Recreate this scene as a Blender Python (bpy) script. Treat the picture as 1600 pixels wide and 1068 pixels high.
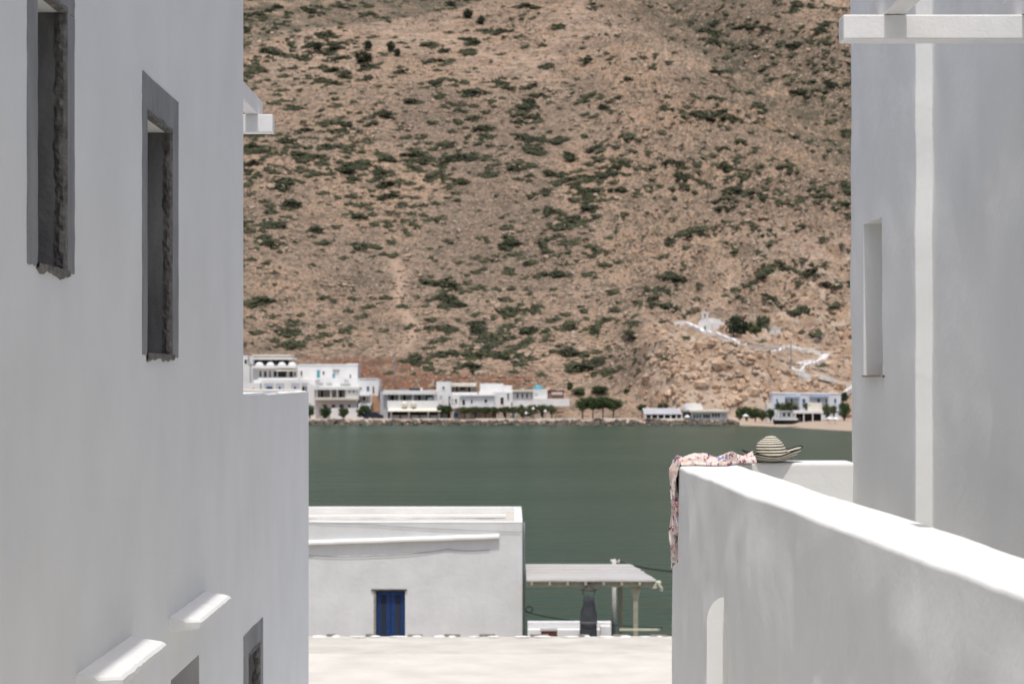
import bpy, math, random
import numpy as np
from mathutils import Vector, Matrix, Euler

# ------------------------------------------------------------------ camera / world / sun / exposure
scene = bpy.context.scene
for o in list(bpy.data.objects): bpy.data.objects.remove(o)
C = scene.collection
EYE = 9.0; F = 3111.1; HZ = 590.0
cam = bpy.data.cameras.new('camera'); cam.lens = 70; cam.sensor_width = 36
cam.shift_y = 0.035; cam.clip_start = 0.1; cam.clip_end = 5000
cam.dof.use_dof = True; cam.dof.focus_distance = 11.0; cam.dof.aperture_fstop = 5.6
co = bpy.data.objects.new('camera', cam); C.objects.link(co)
co.location = (0, 0, EYE); co.rotation_euler = (math.radians(90), 0, 0)
scene.camera = co
SUN_EL = math.radians(70.0)
SX = -0.015
sv = Vector((SX, -math.cos(SUN_EL), math.sin(SUN_EL))).normalized()
world = bpy.data.worlds.new('World'); scene.world = world; world.use_nodes = True
wn = world.node_tree.nodes; wl = world.node_tree.links
sky = wn.new('ShaderNodeTexSky'); sky.sky_type = 'NISHITA'; sky.sun_disc = False
sky.sun_elevation = SUN_EL; sky.sun_rotation = math.atan2(sv.x, sv.y)
sky.air_density = 1.0; sky.dust_density = 4.0; sky.ozone_density = 1.0
bg = wn['Background']; bg.inputs['Strength'].default_value = 0.148
wl.new(sky.outputs[0], bg.inputs['Color'])
sd = bpy.data.lights.new('sun', 'SUN'); sd.energy = 2.6; sd.angle = math.radians(0.55); sd.color = (1.0, 0.985, 0.95)
so = bpy.data.objects.new('sun', sd); C.objects.link(so)
so.rotation_euler = sv.to_track_quat('Z', 'Y').to_euler()
scene.view_settings.view_transform = 'Standard'; scene.view_settings.look = 'None'
scene.view_settings.exposure = 0.0; scene.view_settings.gamma = 1.0
scene.view_settings.use_curve_mapping = False
scene.render.engine = 'CYCLES'
scene.cycles.max_bounces = 8; scene.cycles.diffuse_bounces = 5

R = random.Random(7)
rng = np.random.default_rng(11)

def PX(px, d): return (px - 800.0) / F * d
def PZ(py, d): return EYE + (HZ - py) / F * d

# ------------------------------------------------------------------ materials
MAT = {}
def mat(name, col, rough=0.85, var=0.12, vscale=3.0, bump=0.0, bscale=20.0, spec=0.3, stretch=None, col2=None, v2=None, metal=0.0, coords='Object'):
    """colour noise of two scales + bump, all from object coordinates"""
    if name in MAT: return MAT[name]
    m = bpy.data.materials.new(name); m.use_nodes = True
    n = m.node_tree.nodes; l = m.node_tree.links; b = n['Principled BSDF']
    b.inputs['Roughness'].default_value = rough; b.inputs['Specular IOR Level'].default_value = spec
    b.inputs['Metallic'].default_value = metal
    tc = n.new('ShaderNodeTexCoord'); mp = n.new('ShaderNodeMapping')
    l.new(tc.outputs[coords], mp.inputs[0])
    if stretch: mp.inputs['Scale'].default_value = stretch
    n1 = n.new('ShaderNodeTexNoise'); n1.inputs['Scale'].default_value = vscale; n1.inputs['Detail'].default_value = 6; n1.inputs['Roughness'].default_value = 0.6
    l.new(mp.outputs[0], n1.inputs['Vector'])
    rp = n.new('ShaderNodeValToRGB'); l.new(n1.outputs['Fac'], rp.inputs[0])
    c2 = col2 if col2 else tuple(max(0, c * (1 - var)) for c in col)
    c1 = col if col2 else tuple(min(1, c * (1 + var * .5)) for c in col)
    rp.color_ramp.elements[0].position = 0.32; rp.color_ramp.elements[1].position = 0.68
    rp.color_ramp.elements[0].color = (*c2, 1); rp.color_ramp.elements[1].color = (*c1, 1)
    l.new(rp.outputs[0], b.inputs['Base Color'])
    if bump:
        n2 = n.new('ShaderNodeTexNoise'); n2.inputs['Scale'].default_value = bscale; n2.inputs['Detail'].default_value = 5
        l.new(tc.outputs[coords], n2.inputs['Vector'])
        bp = n.new('ShaderNodeBump'); bp.inputs['Strength'].default_value = bump; bp.inputs['Distance'].default_value = 0.02
        l.new(n2.outputs['Fac'], bp.inputs['Height']); l.new(bp.outputs[0], b.inputs['Normal'])
    MAT[name] = m; return m

def plaster(name, col, streak=0.012, bump=0.16, blot=0.07):
    m = bpy.data.materials.new(name); m.use_nodes = True
    n = m.node_tree.nodes; l = m.node_tree.links; b = n['Principled BSDF']
    b.inputs['Roughness'].default_value = 0.92; b.inputs['Specular IOR Level'].default_value = 0.15
    g = n.new('ShaderNodeNewGeometry')
    mp = n.new('ShaderNodeMapping'); mp.inputs['Scale'].default_value = (5, 5, 0.9); l.new(g.outputs['Position'], mp.inputs[0])
    a = n.new('ShaderNodeTexNoise'); a.inputs['Scale'].default_value = 1.0; a.inputs['Detail'].default_value = 5; l.new(mp.outputs[0], a.inputs['Vector'])
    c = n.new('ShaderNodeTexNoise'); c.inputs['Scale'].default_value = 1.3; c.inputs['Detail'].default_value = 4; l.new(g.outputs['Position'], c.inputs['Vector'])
    def rng_(src, lo, hi):
        r = n.new('ShaderNodeMapRange'); r.inputs['From Min'].default_value = .3; r.inputs['From Max'].default_value = .7
        r.inputs['To Min'].default_value = lo; r.inputs['To Max'].default_value = hi; l.new(src, r.inputs['Value']); return r.outputs[0]
    mu = n.new('ShaderNodeMath'); mu.operation = 'MULTIPLY'
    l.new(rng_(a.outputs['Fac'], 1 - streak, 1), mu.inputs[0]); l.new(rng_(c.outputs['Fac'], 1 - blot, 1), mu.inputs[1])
    mx = n.new('ShaderNodeMix'); mx.data_type = 'RGBA'; mx.blend_type = 'MULTIPLY'; mx.inputs['Factor'].default_value = 1
    mx.inputs['A'].default_value = (*col, 1); l.new(mu.outputs[0], mx.inputs['B']); l.new(mx.outputs['Result'], b.inputs['Base Color'])
    f = n.new('ShaderNodeTexNoise'); f.inputs['Scale'].default_value = 34; f.inputs['Detail'].default_value = 6; l.new(g.outputs['Position'], f.inputs['Vector'])
    bp = n.new('ShaderNodeBump'); bp.inputs['Strength'].default_value = bump; bp.inputs['Distance'].default_value = 0.01
    f2 = n.new('ShaderNodeTexNoise'); f2.inputs['Scale'].default_value = 6.5; f2.inputs['Detail'].default_value = 3; l.new(g.outputs['Position'], f2.inputs['Vector'])
    sm_ = n.new('ShaderNodeMath'); sm_.operation = 'MULTIPLY_ADD'; l.new(f2.outputs['Fac'], sm_.inputs[0]); sm_.inputs[1].default_value = 3.2; l.new(f.outputs['Fac'], sm_.inputs[2])
    l.new(sm_.outputs[0], bp.inputs['Height']); l.new(bp.outputs[0], b.inputs['Normal'])
    MAT[name] = m; return m

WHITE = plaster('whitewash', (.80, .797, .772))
WHITE_OLD = plaster('old_whitewash', (.74, .725, .71), streak=.03, blot=.10, bump=.5)
ROOFW = plaster('roof_whitewash', (.64, .60, .53), streak=.02, blot=.22, bump=.5)
WPAINT = mat('white_paint', (.80, .79, .77), .5, .05, 6, .1, 60)
CEMENT = mat('bare_cement', (.27, .27, .268), .95, .2, 5, .5, 40, stretch=(1, 1, .4))
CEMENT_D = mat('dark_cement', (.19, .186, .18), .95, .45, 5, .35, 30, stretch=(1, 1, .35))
RUBBLE = mat('rough_mortar', (.175, .165, .15), .95, .5, 18, 1.0, 30)
FARW = mat('far_white', (.75, .735, .715), .9, .08, .5)
FARC = mat('far_cream', (.70, .64, .54), .9, .1, .6)
FARG = mat('far_grey', (.50, .50, .51), .9, .12, .6)
FARP = mat('far_pink_stone', (.48, .38, .31), .9, .35, 1.2)
DARKI = mat('dark_interior', (.035, .035, .037), .7, .4, 2)
GLASS = mat('window_glass', (.03, .036, .042), .2, .3, 2, spec=.5)
BLUE = mat('blue_paint', (.04, .13, .29), .6, .25, 2)
TEAL = mat('teal_paint', (.10, .33, .38), .6, .25, 2)
REDP = mat('dark_red_paint', (.16, .03, .03), .6, .25, 2)
BROWN = mat('brown_wood', (.19, .10, .06), .8, .3, 2)
SANDST = mat('tan_stone', (.42, .27, .17), .9, .3, 2)
METAL = mat('grey_metal', (.22, .23, .24), .5, .2, 4)
WIRE = mat('dark_cable', (.03, .03, .03), .7, .1, 4)
TRUNK = mat('bark', (.10, .075, .05), .95, .4, 3)
OLIVE = mat('olive_paint', (.34, .335, .25), .7, .2, 5, .2, 30)
DOORB = mat('door_blue', (.012, .042, .14), .55, .25, 8)
SLATE = mat('slate', (.22, .20, .17), .9, .4, 4)
DGREY = mat('grey_cover', (.045, .05, .055), .8, .35, 4, .4, 12)
RED = mat('terracotta', (.11, .04, .03), .8, .6, 9)
PAVE = mat('paving', (.70, .69, .67), .9, .15, 2, .3, 15)
SOIL = mat('shore_ground', (.38, .33, .27), .95, .3, 1)

# ------------------------------------------------------------------ mesh helpers
def mesh(name, verts, faces, m, smooth=False):
    me = bpy.data.meshes.new(name)
    if isinstance(verts, np.ndarray): verts = verts.tolist()
    if isinstance(faces, np.ndarray): faces = faces.tolist()
    me.from_pydata(verts, [], faces)
    if m: me.materials.append(m)
    if smooth: me.polygons.foreach_set('use_smooth', [True] * len(me.polygons))
    me.update(); return me
def link(name, me, parent=None):
    o = bpy.data.objects.new(name, me); C.objects.link(o)
    if parent: o.parent = parent
    return o
def tag(o, label=None, cat=None, group=None, kind=None):
    if label: o['label'] = label
    if cat: o['category'] = cat
    if group: o['group'] = group
    if kind: o['kind'] = kind
    return o
def thing(name, label, cat, loc=(0, 0, 0), group=None):
    o = bpy.data.objects.new(name, None); C.objects.link(o); o.location = loc; o.empty_display_size = .2
    return tag(o, label, cat, group)
BF = [(0, 3, 2, 1), (4, 5, 6, 7), (0, 1, 5, 4), (1, 2, 6, 5), (2, 3, 7, 6), (3, 0, 4, 7)]
class MB:
    def __init__(s): s.v = []; s.f = []
    def add(s, v, f):
        k = len(s.v); s.v += [tuple(p) for p in v]; s.f += [tuple(i + k for i in q) for q in f]; return s
    def box(s, x0, y0, z0, x1, y1, z1):
        return s.add([(x0, y0, z0), (x1, y0, z0), (x1, y1, z0), (x0, y1, z0), (x0, y0, z1), (x1, y0, z1), (x1, y1, z1), (x0, y1, z1)], BF)
    def hexa(s, p): return s.add(p, BF)
    def tube(s, pts, r, n=6, r2=None):
        pts = [Vector(p) for p in pts]; k = len(s.v); N = len(pts)
        for i, p in enumerate(pts):
            t = (pts[min(i + 1, N - 1)] - pts[max(i - 1, 0)]).normalized()
            a = t.orthogonal().normalized() if abs(t.z) > .9 else t.cross(Vector((0, 0, 1))).normalized()
            b = t.cross(a); rr = r if r2 is None else r + (r2 - r) * i / (N - 1)
            for j in range(n):
                w = 2 * math.pi * j / n; s.v.append(tuple(p + a * (rr * math.cos(w)) + b * (rr * math.sin(w))))
        for i in range(N - 1):
            for j in range(n): s.f.append((k + i * n + j, k + i * n + (j + 1) % n, k + (i + 1) * n + (j + 1) % n, k + (i + 1) * n + j))
        s.f.append(tuple(k + j for j in range(n))[::-1]); s.f.append(tuple(k + (N - 1) * n + j for j in range(n))); return s
    def lathe(s, prof, cx, cy, cz, n=20):
        k = len(s.v)
        for r, z in prof:
            for j in range(n): a = 2 * math.pi * j / n; s.v.append((cx + r * math.cos(a), cy + r * math.sin(a), cz + z))
        for i in range(len(prof) - 1):
            for j in range(n): s.f.append((k + i * n + j, k + i * n + (j + 1) % n, k + (i + 1) * n + (j + 1) % n, k + (i + 1) * n + j))
        return s
    def build(s, name, m, parent=None, smooth=False, bevel=0, seg=2):
        o = link(name, mesh(name, s.v, s.f, m, smooth), parent)
        if bevel:
            b = o.modifiers.new('bevel', 'BEVEL'); b.width = bevel; b.segments = seg; b.limit_method = 'ANGLE'
        return o
def grid_faces(nu, nv):
    i, j = np.meshgrid(np.arange(nu - 1), np.arange(nv - 1), indexing='ij'); a = (i * nv + j).ravel()
    return np.stack([a, a + nv, a + nv + 1, a + 1], 1)

# ------------------------------------------------------------------ numpy noise
def vnoise(x, y, seed=0):
    x = np.asarray(x, float); y = np.asarray(y, float)
    xi = np.floor(x).astype(np.int64); yi = np.floor(y).astype(np.int64); fx = x - xi; fy = y - yi
    def h(a, b):
        n = (a * 374761393 + b * 668265263 + seed * 1442695041) & 0x7fffffff
        n = ((n ^ (n >> 13)) * 1274126177) & 0x7fffffff
        return ((n ^ (n >> 16)) & 0xffff) / 65535.0
    u = fx * fx * fx * (fx * (fx * 6 - 15) + 10); v = fy * fy * fy * (fy * (fy * 6 - 15) + 10)
    return (h(xi, yi) * (1 - u) + h(xi + 1, yi) * u) * (1 - v) + (h(xi, yi + 1) * (1 - u) + h(xi + 1, yi + 1) * u) * v
def fbm(x, y, oct=4, seed=0, gain=.5):
    t = 0; a = 1; s = 0
    for i in range(oct): t = t + a * vnoise(x * 2 ** i + 17 * i, y * 2 ** i - 9 * i, seed + i); s += a; a *= gain
    return t / s
def sst(a, b, x): t = np.clip((x - a) / (b - a), 0, 1); return t * t * (3 - 2 * t)

# ------------------------------------------------------------------ terrain
def shore_y(x):
    return 378 - 40 * np.clip((x - 41) / 16, 0, 1.0) ** 1.6 + 1.2 * (vnoise(x / 6, x * 0, 3) - .5)
PATHXY = None
def terr(x, y, fine=True):
    x = np.asarray(x, float); y = np.asarray(y, float)
    s = y - shore_y(x)
    base = np.minimum(378, shore_y(x) + 0 * y)
    q = 1.0 * sst(0, 3, s) - 2.5 * sst(0, -8, s)
    beach = sst(42, 50, x)
    q = q * (1 - beach) + beach * (np.clip(s, -30, 46) * .021)
    t = y - 391
    hill = .5 * (np.sqrt(np.maximum(t, -20) ** 2 * (t > 0) + 16) - 4) * (t > 0)
    # broad relief of the hillside
    w = sst(10, 60, t)
    hill = hill + w * (14 * (fbm(x / 120 + 3.1, y / 150, 3, 5) - .5) + 5 * (fbm((x + .5 * y) / 30, (y - .3 * x) / 45, 3, 9) - .5))
    # crest at upper left, steeper darker slope behind it
    cr = 612 + .55 * (x + 90)
    over = np.maximum(0, y - cr) * sst(40, -20, x)
    hill = hill - .42 * np.minimum(over, 45) + .12 * np.maximum(0, over - 45)
    # gully running down the right side
    ax = 118 - .30 * (y - 470) + 5 * np.sin(y / 37)
    g = np.exp(-((x - ax) / 22) ** 2)
    hill = hill - 13 * g * sst(30, 120, t)
    # rocky headland with the chapel
    top = 17.2 - .33 * np.maximum(0, x - 46) + .18 * (y - 408)
    wob = 3.5 * (fbm(x / 9, y / 9, 3, 21) - .5)
    crag = 1.5 + 1.25 * (y - 388 + wob) - 1.5 * np.maximum(0, 33 - x + .8 * wob) - .12 * np.maximum(0, x - 50) ** 1.4
    head = np.minimum(top, crag)
    z = q + hill
    inn = sst(18, 30, x) * sst(3, 9, s)
    hm = np.maximum(z, head)
    z = z * (1 - inn) + hm * inn
    if fine:
        amp = sst(16, 30, t) * .9 + inn * 2.6 * sst(0, 2, head - q)
        if PATHXY is not None and np.ndim(x):
            near = (x > 30) & (x < 90) & (y > 384) & (y < 450); dist = np.full(x.shape, 99.0)
            if near.any():
                xa, ya = x[near], y[near]; dm = np.full(xa.shape, 99.0)
                for (p, q2) in zip(PATHXY[:-1], PATHXY[1:]):
                    ex, ey = q2[0] - p[0], q2[1] - p[1]; tt = np.clip(((xa - p[0]) * ex + (ya - p[1]) * ey) / (ex * ex + ey * ey + 1e-9), 0, 1)
                    dm = np.minimum(dm, np.hypot(xa - p[0] - tt * ex, ya - p[1] - tt * ey))
                dist[near] = dm
            amp = amp * sst(2.0, 5.5, dist)
        z = z + amp * (np.abs(fbm(x / 7, y / 7, 4, 33, .6) - .5) * -2.2 + .45)
        z = z + inn * sst(0, 2, head - q) * amp / 2.6 * (1.3 * (np.abs(fbm(x / 2.2, y / 3.2, 3, 37, .6) - .5) * -3 + .5) + .9 * (np.abs(vnoise(x / 1.5 + .3 * y, y / 5, 38) - .5) - .25))
        z = z + sst(20, 40, t) * .7 * (fbm((x + .6 * y) / 3.4, (y - .6 * x) / 12, 2, 41) - .5)
    return z
def hit(px, py, d0=382.0, d1=1000.0, step=1.0, fine=False):
    px = np.atleast_1d(np.asarray(px, float)); py = np.atleast_1d(np.asarray(py, float))
    res = np.full(px.shape, np.nan); act = np.ones(px.shape, bool)
    d = d0
    while d < d1 and act.any():
        x = (px[act] - 800) / F * d; z = EYE + (HZ - py[act]) / F * d
        ok = terr(x, np.full_like(x, d), fine) >= z
        idx = np.where(act)[0][ok]; res[idx] = d; act[idx] = False; d += step
    return (px - 800) / F * res, res, EYE + (HZ - py) / F * res

path_px = [(1140, 533), (1165, 540), (1195, 543), (1225, 542), (1262, 546), (1290, 551), (1266, 563), (1243, 579), (1270, 587), (1300, 593), (1332, 602), (1318, 613), (1300, 621)]
_h = hit([p[0] for p in path_px], [p[1] for p in path_px], 384, 700, .25)
PATHXY = [(float(a_), float(b_)) for a_, b_ in zip(_h[0], _h[1])]
_h = hit([1054, 1072, 1092, 1101, 1120, 1136, 1150], [507, 508, 515, 519, 523, 528, 536], 384, 700, .25)
_p = [(float(a_), float(b_)) for a_, b_ in zip(_h[0], _h[1])]
PATHXY = _p + PATHXY
xs = np.concatenate([np.linspace(-420, -104, 28)[:-1], np.arange(-104, 22, .9), np.arange(22, 76, .5), np.arange(76, 124, .9), np.linspace(124, 420, 28)[1:]])
ys = np.concatenate([np.arange(318, 372, 3.0), np.arange(372, 384, 1.0), np.arange(384, 424, .5), np.arange(424, 690, .9), np.linspace(690, 1150, 60)])
gx, gy = np.meshgrid(xs, ys, indexing='ij')
gz = terr(gx, gy)
gz = np.where(gy > 980, gz - (gy - 980) * .8, gz)
tv = np.stack([gx.ravel(), gy.ravel(), gz.ravel()], 1)
# masks: red cut bank behind the houses, scree path, pale rock, dark far slope
ppx = 800 + F * gx / gy; ppy = HZ - F * (gz - EYE) / gy
nz = fbm(gx / 11, gy / 11, 3, 51)
red = sst(.38, .55, nz) * sst(548, 568, ppy) * sst(700, 610, ppx + 0 * ppy) + .9 * sst(575, 592, ppy + 14 * (nz - .5)) * sst(560, 600, ppx) * sst(900, 800, ppx)
red = np.clip(red, 0, 1) * sst(640, 620, ppy)
track_x = 628 + 12 * np.sin(ppy / 37) + 6 * np.sin(ppy / 13)
scree = np.exp(-((ppx - track_x) / (9 + 5 * nz)) ** 2) * sst(380, 420, ppy) * sst(570, 520, ppy)
rock = np.clip(.75 * sst(960, 1180, ppx) * sst(300, 420, ppy) * sst(.36, .56, fbm(gx / 9, gy / 12, 3, 62)) + sst(960, 1040, ppx + 60 * (nz - .5)) * sst(480, 520, ppy) + .6 * sst(760, 1000, ppx) * sst(430, 560, ppy) * sst(.4, .6, nz) + .5 * sst(200, 60, ppy) * sst(.42, .6, fbm(gx / 30, gy / 30, 3, 61)), 0, 1)
brown = np.clip(sst(.5, .66, fbm(gx / 38 + 4, gy / 60, 3, 71)) + np.exp(-(((ppx - 560) / 95) ** 2 + ((ppy - 445) / 70) ** 2)), 0, 1)
cr_ = 612 + .55 * (gx + 90)
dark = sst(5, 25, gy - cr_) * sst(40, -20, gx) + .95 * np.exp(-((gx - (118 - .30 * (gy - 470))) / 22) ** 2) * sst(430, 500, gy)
quay = sst(393, 391, gy) * sst(-2, 2, gy - shore_y(gx))

def terrain_material():
    m = bpy.data.materials.new('hillside_earth'); m.use_nodes = True
    n = m.node_tree.nodes; l = m.node_tree.links; b = n['Principled BSDF']
    b.inputs['Roughness'].default_value = .95; b.inputs['Specular IOR Level'].default_value = .1
    g = n.new('ShaderNodeNewGeometry'); pos = g.outputs['Position']
    def noise(sc, det=5, rough=.6, vec=None):
        t = n.new('ShaderNodeTexNoise'); t.inputs['Scale'].default_value = sc; t.inputs['Detail'].default_value = det; t.inputs['Roughness'].default_value = rough
        l.new(vec or pos, t.inputs['Vector']); return t.outputs['Fac']
    def ramp(f, a, b_):
        r = n.new('ShaderNodeMapRange'); r.inputs['From Min'].default_value = a; r.inputs['From Max'].default_value = b_; l.new(f, r.inputs['Value']); return r.outputs[0]
    def mix(f, a, b_):
        x = n.new('ShaderNodeMix'); x.data_type = 'RGBA'
        if isinstance(f, float): x.inputs['Factor'].default_value = f
        else: l.new(f, x.inputs['Factor'])
        for k, c in (('A', a), ('B', b_)):
            if isinstance(c, tuple): x.inputs[k].default_value = (*c, 1)
            else: l.new(c, x.inputs[k])
        return x.outputs['Result']
    def att(nm):
        a = n.new('ShaderNodeAttribute'); a.attribute_name = nm; return a.outputs['Fac']
    def mul(a, b_):
        x = n.new('ShaderNodeMath'); x.operation = 'MULTIPLY'
        for k, c in ((0, a), (1, b_)):
            if isinstance(c, float): x.inputs[k].default_value = c
            else: l.new(c, x.inputs[k])
        return x.outputs[0]
    c = mix(ramp(noise(.045, 5), .35, .65), (.385, .262, .176), (.305, .222, .162))
    c = mix(mul(att('brown'), .5), c, (.165, .125, .098))
    c = mix(att('red'), c, (.215, .092, .052))
    c = mix(mul(att('rock'), ramp(noise(.35, 5), .25, .5)), c, mix(ramp(noise(.22, 6, .7), .42, .6), (.41, .275, .185), (.55, .435, .34)))
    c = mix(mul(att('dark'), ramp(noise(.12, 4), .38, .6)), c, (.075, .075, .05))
    mpS = n.new('ShaderNodeMapping'); mpS.inputs['Rotation'].default_value = (0, 0, -.45); mpS.inputs['Scale'].default_value = (.05, .30, .3); l.new(pos, mpS.inputs[0])
    c = mix(mul(ramp(noise(1.0, 5, .65, mpS.outputs[0]), .46, .60), .45), c, (.150, .108, .08))
    c = mix(mul(ramp(noise(.09, 5, .6), .50, .64), .15), c, (.115, .108, .066))
    # scrub dots: low grey green thorn cushions, strengthened as painted shade of the relief
    inv = n.new('ShaderNodeMath'); inv.operation = 'MULTIPLY_ADD'; l.new(att('rock'), inv.inputs[0]); inv.inputs[1].default_value = -.75; inv.inputs[2].default_value = 1.0; inv = inv.outputs[0]
    c = mix(mul(mul(ramp(noise(.55, 4, .65), .50, .60), .82), inv), c, (.10, .086, .064))
    c = mix(mul(mul(ramp(noise(1.3, 3, .6), .52, .62), .75), inv), c, (.08, .07, .052))
    # pale stones
    v = n.new('ShaderNodeTexVoronoi'); v.inputs['Scale'].default_value = 1.15; l.new(pos, v.inputs['Vector'])
    st = ramp(v.outputs['Distance'], .33, .18)
    sel = ramp(noise(.3, 4), .42, .54)
    c = mix(mul(mul(st, sel), .9), c, (.46, .365, .285))
    c = mix(att('scree'), c, (.40, .29, .21))
    c = mix(att('quay'), c, (.46, .36, .28))
    l.new(c, b.inputs['Base Color'])
    bp = n.new('ShaderNodeBump'); bp.inputs['Strength'].default_value = .9; bp.inputs['Distance'].default_value = .6
    l.new(noise(.8, 6, .7), bp.inputs['Height']); l.new(bp.outputs[0], b.inputs['Normal'])
    return m
tm = mesh('hillside', tv, grid_faces(len(xs), len(ys)), terrain_material(), True)
for nm, a in (('red', red), ('rock', rock), ('brown', brown), ('dark', dark), ('scree', scree), ('quay', quay)):
    at = tm.attributes.new(nm, 'FLOAT', 'POINT'); at.data.foreach_set('value', np.clip(a, 0, 1).astype(np.float32).ravel())
hillside = tag(link('hillside', tm), 'dry rocky hillside rising behind the bay', None, None, 'structure')

# sea
def sea_material():
    m = bpy.data.materials.new('sea_water'); m.use_nodes = True
    n = m.node_tree.nodes; l = m.node_tree.links; b = n['Principled BSDF']
    b.inputs['Roughness'].default_value = .28; b.inputs['Specular IOR Level'].default_value = .20; b.inputs['IOR'].default_value = 1.33
    g = n.new('ShaderNodeNewGeometry')
    a = n.new('ShaderNodeTexNoise'); a.inputs['Scale'].default_value = .02; a.inputs['Detail'].default_value = 4
    mp0 = n.new('ShaderNodeMapping'); mp0.inputs['Scale'].default_value = (.5, 1.4, 1); l.new(g.outputs['Position'], mp0.inputs[0]); l.new(mp0.outputs[0], a.inputs['Vector'])
    rp = n.new('ShaderNodeValToRGB'); l.new(a.outputs['Fac'], rp.inputs[0])
    rp.color_ramp.elements[0].position = .35; rp.color_ramp.elements[1].position = .65
    rp.color_ramp.elements[0].color = (.022, .056, .036, 1); rp.color_ramp.elements[1].color = (.034, .068, .045, 1)
    l.new(rp.outputs[0], b.inputs['Base Color'])
    h = None
    for sc, rot, wt in ((.9, .3, 1.0), (.28, -.35, 1.6), (2.6, .1, .35)):
        mp = n.new('ShaderNodeMapping'); mp.inputs['Rotation'].default_value = (0, 0, rot); mp.inputs['Scale'].default_value = (.45, 1, 1); l.new(g.outputs['Position'], mp.inputs[0])
        t = n.new('ShaderNodeTexNoise'); t.inputs['Scale'].default_value = sc; t.inputs['Detail'].default_value = 3; l.new(mp.outputs[0], t.inputs['Vector'])
        k = n.new('ShaderNodeMath'); k.operation = 'MULTIPLY_ADD'; l.new(t.outputs['Fac'], k.inputs[0]); k.inputs[1].default_value = wt
        if h is None: k.inputs[2].default_value = 0
        else: l.new(h, k.inputs[2])
        h = k.outputs[0]
    bp = n.new('ShaderNodeBump'); bp.inputs['Strength'].default_value = .55; bp.inputs['Distance'].default_value = .35
    l.new(h, bp.inputs['Height']); l.new(bp.outputs[0], b.inputs['Normal'])
    return m
tag(link('sea', mesh('sea', [(-900, 60, 0), (900, 60, 0), (900, 470, 0), (-900, 470, 0)], [(0, 1, 2, 3)], sea_material())), 'calm green sea of the bay', None, None, 'structure')
mb = MB().box(-150, -30, -4, 150, 66.6, .35).box(-150, 66.5, -4, .4, 70.2, .34); tag(mb.build('ground', SOIL), 'low shore ground in front of the bay', None, None, 'structure')

# ------------------------------------------------------------------ near left building
LW = lambda d, z, off=0.0: (-2.0 - .00643 * d + off, d, z)
left = thing('white_house', 'tall whitewashed house with two narrow upper windows framed in bare cement', 'house', LW(8, 5))
# side wall facing the alley, cut open at the windows
wins = [(8.606, 9.19, EYE + .485, EYE + 1.685, 'c'), (11.29, 12.15, EYE + .13, EYE + 1.495, 'c'),
        (12.13, 13.27, EYE - 2.95, EYE - 1.84, 'w'), (15.85, 16.62, EYE - 3.1, EYE - 2.22, 'c')]
def wall_cells(d0, d1, z0, z1, holes):
    ds = sorted({d0, d1, *[h[0] for h in holes], *[h[1] for h in holes], *np.arange(d0 + .9, d1 - .2, .9).tolist()}); zs = sorted({z0, z1, *[h[2] for h in holes], *[h[3] for h in holes]})
    b = MB(); idx = {}
    for i, d in enumerate(ds):
        for j, z in enumerate(zs):
            idx[i, j] = len(b.v); b.v.append(LW(d, z))
    for i in range(len(ds) - 1):
        for j in range(len(zs) - 1):
            cd = (ds[i] + ds[i + 1]) / 2; cz = (zs[j] + zs[j + 1]) / 2
            if any(h[0] < cd < h[1] and h[2] < cz < h[3] for h in holes): continue
            b.f.append((idx[i, j], idx[i + 1, j], idx[i + 1, j + 1], idx[i, j + 1]))
    return b
def block_rest(b, d0, d1, z0, z1, xin):
    p = [LW(d0, z0), LW(d1, z0), (xin, d1, z0), (xin, d0, z0), LW(d0, z1), LW(d1, z1), (xin, d1, z1), (xin, d0, z1)]
    b.add(p, [(0, 1, 2, 3)[::-1], (4, 5, 6, 7), (1, 2, 6, 5), (2, 3, 7, 6), (3, 0, 4, 7)])
TZ = EYE - .147
b = wall_cells(-4, 15.56, 4.6, 13.2, wins[:3]); block_rest(b, -4, 15.56, 4.6, 13.2, -9); w1 = b.build('wall', WHITE, left)
b = wall_cells(15.56, 20.9, 4.6, TZ, wins[3:]); block_rest(b, 15.57, 20.9, 4.6, TZ, -9); b.build('terrace_wall', WHITE, left)
# wobbly lip of old lime along the terrace edge
def lumpy_strip(name, pts, w, h, m, parent, seed, amp=.4):
    """irregular ridge along a polyline of points, w wide, h high"""
    r = random.Random(seed); v = []; f = []
    for i, p in enumerate(pts):
        a = 1 + amp * (r.random() - .5) * 2; c = 1 + amp * (r.random() - .5) * 2
        for dx, dz in ((-.5, -.2), (-.45, .6), (0, 1), (.45, .7), (.5, -.2)): v.append((p[0] + dx * w * a, p[1], p[2] + dz * h * c))
    for i in range(len(pts) - 1):
        for j in range(4): f.append((i * 5 + j, (i + 1) * 5 + j, (i + 1) * 5 + j + 1, i * 5 + j + 1))
    return link(name, mesh(name, v, f, m, True), parent)
lumpy_strip('lime_edge', [(LW(d, 0)[0] - .05, d, TZ + .002) for d in np.linspace(15.7, 20.8, 70)], .09, .012, WHITE, left, 3, .6)
mb = MB().box(-9, 20.62, TZ + .002, -2.2, 20.88, TZ + .03); mb.build('terrace_kerb', ROOFW, left, bevel=.01)
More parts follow.
